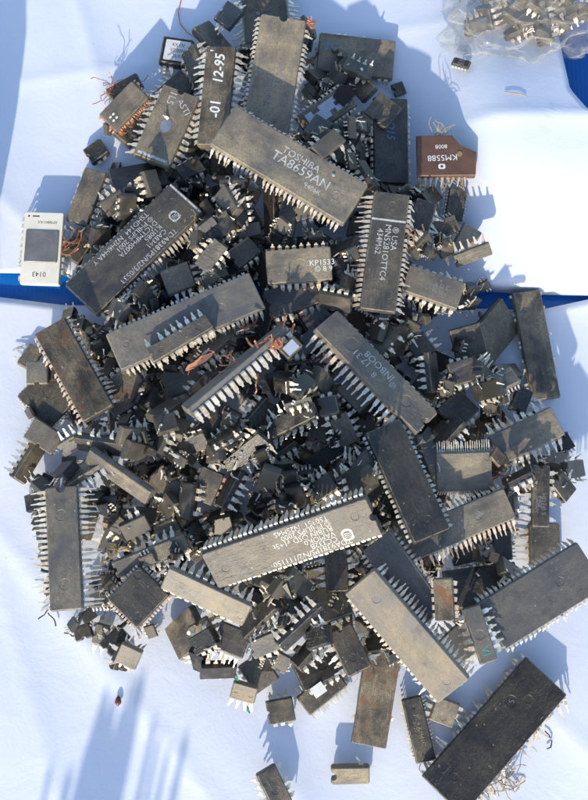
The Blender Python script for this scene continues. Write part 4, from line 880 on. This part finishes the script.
chip(D, (428, 422), (325, 319), 33, 'large grey chip with long pale tooth-like pins right of the middle', 'grey chip with large pale pins', fam='dip', T=4.2, tone=.085, dust=.75, warm=.5, ln=5.0, pin={'S': 'down', 'N': 'splay'}, g=(-.22, -.14), notch=1.6, marks=[(-.58, 0, 2.3), (.5, -.05, 2.6), (-.92, .1, .9)], hue=.1, jit=.05,
     text=[('\u00ae', -.30, -.1, 2.2, INK), ('INBOO8', .02, -.35, 2.5, INK), ('8', -.02, .3, 2.2, INK), ('17 31', .26, .1, 2.4, INK)])
chip(D, (86, 456), (148, 499), 14, 'sunlit beige plate leaning steeply at the left', 'leaning beige plate', T=3.0, tone=.068, dust=.9, warm=.7, g=(.55, .85), sides='', notch=0, dz=-3.5, pct=97)
# lower left
chip(D, (61, 486), (65, 610), 32, 'upright grey chip with long splayed pins at the lower left edge', 'upright chip at the left edge', fam='sdip', T=4.0, tone=.072, dust=.55, warm=.3, ln=5.6, pin='splay', g=(.02, .05), notch=1.7, marks=[(-.53, -.05, 1.9), (.58, 0, 1.9)], jit=.06, hue=.05)
r, L, W, T = chip('quad_flat_chip', (123, 582), (153, 612), 45, 'square dark chip set diamond-wise with coppery pins, lower left', 'diamond-set square chip', fam='soic', T=3.2, pin='stub', ln=1.2, sides='NSEW', tone=.045, dust=.25, warm=.1, g=(.0, .06), notch=0, marks=[(-.70, .68, 1.5), (.62, -.60, 1.5)], hue=.45, skip=0, jit=.03)
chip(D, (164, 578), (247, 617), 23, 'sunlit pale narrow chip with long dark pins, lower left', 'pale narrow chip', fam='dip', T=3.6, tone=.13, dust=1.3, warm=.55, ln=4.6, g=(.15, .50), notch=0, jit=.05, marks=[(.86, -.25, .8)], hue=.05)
# lower right
chip(D, (491, 627), (593, 564), 50, 'wide plain slate chip running off the right edge of the picture', 'wide slate chip at the right edge', fam='sdip', T=4.0, tone=.070, dust=.35, warm=.1, ln=3.0, g=(-.03, .02), notch=0, marks=[(.38, .1, 1.6)], hue=.08, skip=0)
chip(D, (471, 606), (490, 663), 18, 'narrow grey chip with a teal mark across the wide slate chip', 'narrow chip with teal mark', fam='dip', T=3.4, tone=.09, dust=.6, warm=.3, ln=3.0, pin='splay', g=(.05, .06), notch=0, marks=[(.0, -.1, 1.7)], text=[('VI', .58, .0, 2.6, TEAL)], hue=.0)
chip(D, (442, 578), (445, 622), 19, 'brown blistered bar standing between slate chips at the lower right', 'brown blistered bar', T=5, tone=.05, dust=1.0, warm=.9, rust=.9, pin='stub', ln=1.2, hue=.4, g=(.25, .1), notch=0, sides='NS')
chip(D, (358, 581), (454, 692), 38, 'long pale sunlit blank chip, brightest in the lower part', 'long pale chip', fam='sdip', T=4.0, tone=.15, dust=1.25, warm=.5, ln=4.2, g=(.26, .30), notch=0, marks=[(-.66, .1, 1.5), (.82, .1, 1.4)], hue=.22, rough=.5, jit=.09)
# the large tilted chip in the foreground of the middle
r, L, W, T = chip(D, (373, 519), (207, 571), 38, 'large chip tilted toward the viewer with white print and upright pins', 'large tilted printed chip', fam='sdip', T=4.0, tone=.055, dust=.42, warm=.4, ln=4.9, pin='broad', g=(.16, .62), notch=1.4, marks=[(-.80, -.30, 1.3), (.80, .1, 1.3)], hue=.10, jit=.05, skip=0,
     text=[('TDA9381PS/N2/111150', -.66, .70, 1.9, INK, PH), ('CC332B', -.52, .42, 1.8, INK, PH), ('VAMOK0', -.52, .14, 1.8, INK, PH), ('RUBIN OSD v1+5t', -.52, -.14, 1.8, INK, PH), ('\u00a9 PHILIPS 2000', -.52, -.42, 1.8, INK, PH), ('TS0351  N2SM4S', -.52, -.70, 1.8, INK, PH)])
shield(r, -L*.32, W*.02+2.6, T, .95)
# the brown chip at the left
chip(D, (49, 326), (97, 413), 34, 'dark brown mottled chip with gilded pins at the left', 'brown mottled chip', fam='sdip', T=4.2, tone=.035, dust=.5, warm=.9, rust=.55, ln=3.6, g=(.02, .10), notch=0, hue=.35, rough=.3)

# white sticker piece, tiny parts, power parts
r, L, W = rootat('white_chip', 'small white-topped square part in the middle of the heap', 'small white-topped part', (285, 360), (297, 349), 13, 3, 3, 'part', g=(.05, .15))
props(link('body', body_mesh(L*1.25, W*1.1, 3, 0), None, r), .05, .8, .5)
flat_shape('white_top', rect(L*.8, W*.8), .1, BRIGHT, 1.5, r)
r, L, W = rootat('sticker', 'small white square sticker on the fine-pinned chip', 'white square sticker', (313, 694), (324, 686), 11, .12, .06, 'sticker', cap=.3)
o = flat_shape('paper_square', rect(L, W), .12, WHITE, -.06, r)
r, L, W = rootat('connector', 'beige metal connector with prongs and green scraps below the heap', 'beige connector', (231, 690), (256, 697), 17, 4, 4, 'connector', g=(.05, .25))
props(link('body', body_mesh(L, W, 4, 0, [(.3*L, 0, .8), (-.3*L, 0, .6)]), None, r), .22, 1.2, .8)
for x in (-.35, -.1, .15, .35):
    o = link('prong', pin_me('flat', 2.54, 2.6, 3.0, 0), None, r); o.location = (x*L*MM, -W/2*MM, 0); o.rotation_euler = (0, 0, math.pi+x); o['hue'] = .25
tubes('green_scrap', [curl((x*MM, W*.5*MM, MM), (-.5, .6, .3), 3*MM, 4, .6, R6) for x in (-3, -2.5)]+[curl((2*MM, -W*.8*MM, -MM), (1, -.6, 0), 4*MM, 4, .6, R6)], .0004, GREEN, r)
r, L, W = rootat('connector', 'pale beige socket with frayed pins at the lower left', 'pale beige socket', (117, 652), (138, 662), 20, 4, 4, 'connector', g=(.1, .2))
props(link('body', body_mesh(L, W, 4, 0), None, r), .26, 1.2, .7)
add_pins(r, L, W, 4, 'NS', 1.4, 'splay', 2.2, .3, .4, 0, False)
# tiny loose things on the paper
r, L, W = rootat('surface_mount_chip', 'tiny black chip lying alone on the shaded paper at the upper right', 'tiny lone chip', (453, 59), (470, 65), 10, 1.4, 1.0, 'chip', g=(0, -.3))
props(link('body', body_mesh(L, W, 1.4, 0), None, r), .03, .4, .3); add_text(r, '24C', 0, .7, .7, 1.0, INK); add_text(r, '02N', 0, -.9, .7, 1.0, INK)
add_pins(r, L, W, 1.4, 'NS', 1.27, 'gull', 1, 0, .03, 0, False)
def single(o, label, cat, group=None):
    o['label'] = label; o['category'] = cat
    if group: o['group'] = group
    return o
def on_paper(px, py, h=.0003):
    p = P(px, py, 0)
    for _ in range(5): p = P(px, py, float(paper_z(np.array([p.x]), np.array([p.y]))[0])+h)
    return p
R8 = random.Random(8)
def wire(pxs, r_, m_, name, label, cat, h=.0004):
    pts = [on_paper(x, y, h+(.0002 if 0 < i < len(pxs)-1 else 0)) for i, (x, y) in enumerate(pxs)]
    fine = []
    for a_, b_ in zip(pts, pts[1:]): fine += [a_.lerp(b_, t) for t in (0, .33, .66)]
    fine.append(pts[-1]); return single(tubes(name, [fine], r_, m_), label, cat)
wire([(505, 92), (512, 93), (520, 94), (526, 96)], .00022, HAIR, 'dry_stalk', 'thin grey stalk on the shaded paper under the plastic bag', 'stalk')
wire([(545, 731), (549, 735), (552, 741), (551, 747), (547, 749)], .00026, MICA, 'bent_wire', 'short curled reddish wire beside the wide black chip', 'wire')
wire([(181, 0), (178, 12), (180, 24), (187, 32), (196, 38)], .00022, COPPER, 'thin_wire', 'thin pink wire curving in from the top edge', 'wire')
wire([(471, 33), (473, 29), (476, 26)], .0003, BLACKINK, 'dark_sliver', 'dark sliver on the paper left of the plastic bag', 'sliver')
bm = bmesh.new(); bmesh.ops.create_icosphere(bm, subdivisions=2, radius=.0016)
for v in bm.verts: v.co = Vector((v.co.x*.75, v.co.y*(1.5 if v.co.y > 0 else .9)*(1-abs(v.co.x)*250), v.co.z*.6))
me = bpy.data.meshes.new('seed_husk'); bm.to_mesh(me); bm.free()
for p in me.polygons: p.use_smooth = True
o = link('seed_husk', me, SEEDM); o.location = on_paper(118, 702, .0009); single(o, 'small red-brown husk lying alone on the lower left paper', 'husk')
# tan fibre tuft and golden pin scraps
c0 = P(200, 236, .034)
ip = min(len(XS)-1, int((c0.x-XS[0])/G)); jp = min(len(YS)-1, int((c0.y-YS[0])/G)); c0 = P(200, 236, HF[ip, jp]+.0062)
single(tubes('fibre_tuft', [curl(c0+Vector((R8.gauss(0, .0018), R8.gauss(0, .0015), R8.gauss(0, .0009))), (R8.gauss(0, 1), R8.gauss(0, 1), R8.gauss(0, .4)), R8.uniform(.004, .011), 12, .75, R8) for k in range(80)], .00007, HAIR), 'fuzzy tuft of tan fibres beside the wide chip, upper left', 'fibre tuft')
for (px, py, n, m_, lab, hh, d0) in [(497, 782, 26, HAIR, 'scraps of golden pins and straw below the wide black chip', .001, (1, 0, 0)), (48, 616, 4, BLACKINK, 'dark straw fibres under the upright left chip', .002, (-.3, -.6, 0)),
                                     (497, 478, 14, COPPER, 'loop of copper wire right of the sunlit beige chip', .020, (1, .5, 0)), (235, 366, 10, COPPER, 'copper scraps below the narrow twenty-pin chip', .03, (-1, -.4, 0)), (410, 240, 9, COPPER, 'copper scraps beside the chip with vertical print', .028, (0, 1, 0)), (272, 344, 12, COPPER, 'orange copper curl beside the long chip on its side', .03, (.5, .5, 0)), (74, 246, 12, COPPER, 'coppery hairs right of the white ceramic chip', .01, (.3, 1, 0)), (310, 66, 9, COPPER, 'copper bits right of the tall sand-coloured chip', .02, (0, 1, 0)), (218, 172, 10, COPPER, 'reddish copper bits under the wide dusty printed chip', .02, (1, 0, 0)), (112, 552, 9, GOLD, 'golden scraps on the slate block at the left', .02, (1, -.5, 0))]:
    c0 = P(px, py, hh); ip = min(len(XS)-1, max(0, int((c0.x-XS[0])/G))); jp = min(len(YS)-1, max(0, int((c0.y-YS[0])/G))); c0 = P(px, py, HF[ip, jp]+.0012)
    single(tubes('wire_scrap', [curl(c0+Vector((R8.gauss(0, .0035), R8.gauss(0, .002), abs(R8.gauss(0, .0005)))), (d0[0]+R8.gauss(0, .8), d0[1]+R8.gauss(0, .8), 0), R8.uniform(.003, .0075), 6, .45, R8) for k in range(n)], R8.uniform(.00024, .0004) if m_ is not HAIR else .0002, m_), lab, 'wire scrap')

# ------------------------------------------------------------------ plastic bag with salvaged parts (top right)
c0 = P(523, 21, .006); bz = float(paper_z(np.array([c0.x]), np.array([c0.y]))[0])
bag = thing('plastic_bag', 'crumpled clear plastic bag with brownish parts at the top right corner', 'bag'); bag.location = (c0.x, c0.y, bz)
from mathutils import noise as mn
bm = bmesh.new(); bmesh.ops.create_icosphere(bm, subdivisions=6, radius=1.0)
for v in bm.verts:
    p = v.co.copy(); q = p*1.5
    rid = 1-abs(mn.noise(q*.9+Vector((3, 1, 7))))*2.4; rid2 = 1-abs(mn.noise(q*2.0+Vector((9, 4, 2))))*2.2; rid3 = mn.noise(q*5.0)
    k = .76+.20*rid+.14*rid2+.035*(1-abs(rid3)*2.5)
    ang = math.atan2(p.y, p.x)
    k *= 1+.06*(1-abs(math.sin(ang*7+2.5*mn.noise(q))))+.10*math.cos(ang*3+.9)+.12*max(0, math.cos(ang+1.45))**6
    p = Vector((p.x*.033*k, p.y*.0215*k, max(p.z*.013*k, -.004)+.0045))
    v.co = p
me = bpy.data.meshes.new('film'); bm.to_mesh(me); bm.free()
link('film', me, FILM, bag)
R9 = random.Random(9)
for k in range(24):
    pr = PROTO[R9.choice((0, 2, 4, 6, 8, 10))]
    t = thing('salvaged_chip', 'brownish chip inside the clear plastic bag', 'chip', 'chips inside the plastic bag')
    t.location = (c0.x+R9.uniform(-.019, .019), c0.y+R9.uniform(-.008, .012), bz+R9.uniform(.004, .009)); t.rotation_euler = (R9.gauss(0, .5), R9.gauss(0, .5), R9.uniform(0, 6))
    props(link('body', pr[7][0], None, t), R9.choice((.025, .045, .066)), .6, .6, .1)
    for rr in pr[8][0]: props(link('pin_row', rr, None, t), hue=.3)

# ------------------------------------------------------------------ weed just below the frame whose shadow falls into it
DSH = .26; sdir = Vector((SUN_AZ[0], SUN_AZ[1], 0)).normalized()
def caster(px, py):
    p = P(px, py, 0)+sdir*DSH; return Vector((p.x, p.y, DSH*math.tan(SUN_EL)))
weed = thing('weed', 'dry weed growing beyond the lower edge of the picture', 'weed'); weed.location = (*caster(118, 700).xy, -.004)
for (px, py, r_) in [(52, 762, .0011), (70, 772, .0016), (66, 785, .0010), (156, 716, .0012), (160, 735, .0010), (168, 750, .0011), (187, 732, .0013), (140, 672, .0009), (132, 680, .0008), (146, 668, .0008), (176, 775, .0010)]:
    q = caster(px, py)-weed.location; b_ = Vector((q.x*.8, q.y, 0)); m_ = b_.lerp(q, .55)+Vector((R9.gauss(0, .0015), 0, 0))
    tubes('blade', [[b_, b_.lerp(m_, .5), m_, m_.lerp(q, .6), q]], r_*1.5, LEAF, weed, .5)
for (px, py, wd) in [(107, 697, .0075), (114, 708, .0085), (123, 716, .0075), (137, 693, .0070), (144, 688, .0030), (130, 728, .0060), (101, 735, .0070)]:
    q = caster(px, py)-weed.location; V, F = [], []
    for k in range(12):
        t = k/11; hw_ = wd*(1-.8*max(0, (t-.8)/.2)**2)*(1+.2*R9.uniform(-1, 1)); y = .003*math.sin(t*2)
        V += [(q.x-hw_*.5, q.y+y, q.z*t), (q.x, q.y+y+.0006, q.z*t), (q.x+hw_*.5, q.y+y, q.z*t)]
        if k: b_ = 3*k; F += [(b_-3, b_-2, b_+1, b_), (b_-2, b_-1, b_+2, b_+1)]
    o = link('leaf', mesh('leaf', V, F, LEAF, True), None, weed); m = o.modifiers.new('thickness', 'SOLIDIFY'); m.thickness = .0004

# ------------------------------------------------------------------ copper-coloured scraps in the heap
for (A, B, wp, lab, nk) in [((184, 369), (216, 353), 7, 'orange ragged copper strip below the narrow twenty-pin chip', 'copper strip'), ((270, 348), (284, 340), 11, 'orange copper tab beside the long chip on its side', 'copper tab'),
                            ((322, 358), (334, 368), 9, 'small tan copper plate under the grey chip with large pale pins', 'tan copper plate'), ((240, 330), (252, 324), 6, 'small orange scrap right of the narrow twenty-pin chip', 'orange scrap'), ((306, 64), (314, 70), 6, 'small orange bead right of the tall sand-coloured chip', 'orange bead')]:
    r, L, W = rootat('copper_scrap', lab, nk, A, B, wp, .8, .4, 'scrap', cap=.5)
    pts = [(L/2*math.cos(a_)*R9.uniform(.75, 1.1), W/2*math.sin(a_)*R9.uniform(.6, 1.15)) for a_ in [2*math.pi*k/14 for k in range(14)]]
    flat_shape('plate', pts, .5, COPPER, -.2, r)
    tubes('burr', [curl((R9.uniform(-L/2, L/2)*MM, R9.uniform(-W/2, W/2)*MM, .3*MM), (R9.gauss(0, 1), R9.gauss(0, 1), .4), R9.uniform(1, 3)*MM, 4, .6, R9) for k in range(7)], .00022, COPPER, r)
scatter_bits('chip_fragments', 'broken bits and tiny packages filling the gaps of the heap', 440, True)

# ------------------------------------------------------------------ broken-off pins and crumbs lying all over the heap
R3 = random.Random(33); V, F = [], []
shapes = [pin_shape(st, 2.2, l_, 3, k) for st, l_ in (('flat', 3.0), ('down', 2.6), ('splay', 3.0), ('stub', 1.2)) for k in range(3)]
n_ = 0
while n_ < 420:
    px, py = R3.uniform(30, 575), R3.uniform(25, 690)
    if not inside(px, py): continue
    p = P(px, py, .015); i = int((p.x-XS[0])/G); j = int((p.y-YS[0])/G); h = HF[i, j]
    p = P(px, py, h); i = int((p.x-XS[0])/G); j = int((p.y-YS[0])/G); h = HF[i, j]
    if IDM[i, j] >= 0 and IDM[i, j] < 100000 and R3.random() < .985: continue
    n_ += 1; p = Vector((XS[i], YS[j], h+.0004)); v, f = R3.choice(shapes); sc_ = R3.uniform(.4, .85)
    M = Matrix.Translation(p) @ Matrix.Rotation(R3.uniform(0, 6.28), 4, 'Z') @ Matrix.Rotation(R3.gauss(0, .5), 4, 'X') @ Matrix.Rotation(R3.uniform(0, 6.28), 4, 'Y')
    o_ = len(V); V += [tuple(M @ (Vector(q)*sc_)) for q in v]; F += [tuple(k+o_ for k in q) for q in f]
o = link('pin_debris', mesh('pin_debris', V, F, PIN)); o['kind'] = 'stuff'; o['label'] = 'broken-off bright pins scattered over the heap'; o['category'] = 'debris'; o['hue'] = .08

# ------------------------------------------------------------------ tell the small chips apart by neighbour
KEYS = THINGS; seen_lab = {}
counts = np.bincount((IDM[(IDM >= 100000) & (IDM < 300000)]-100000).ravel(), minlength=len(FILL))
for i, f in enumerate(FILL):
    if counts[i] < 8:
        for ch in list(f[0].children): bpy.data.objects.remove(ch)
        bpy.data.objects.remove(f[0])

for i, (root, k, tone, pose, px, py, z, hue) in enumerate(FILL):
    area = int(counts[i])
    if area < 8: continue
    px, py = toimg(root.matrix_world.translation)
    colour = 'coppery-pinned black' if hue > .5 else 'black' if tone < .025 else 'dark grey' if tone < .06 else 'grey'
    near = sorted(KEYS, key=lambda t: (t[1]-px)**2+(t[2]-py)**2)
    for t in near[:6]:
        dx, dy = px-t[1], py-t[2]
        rel = ('right of' if dx > 0 else 'left of') if abs(dx) > abs(dy) else ('below' if dy > 0 else 'above')
        if area < 30: rel = 'half buried '+rel
        lab = f"{colour} {PROTO[k][1]} {pose} {rel} the {t[3]}"
        if lab not in seen_lab: break
    else:
        lab = f"{colour} {PROTO[k][1]} {pose} between the {near[0][3]} and the {near[1][3]}"
    seen_lab[lab] = 1
    root['label'] = ' '.join(lab.split()[:16]).removesuffix(' the').removesuffix(' and'); root['group'] = 'small chips of the heap'
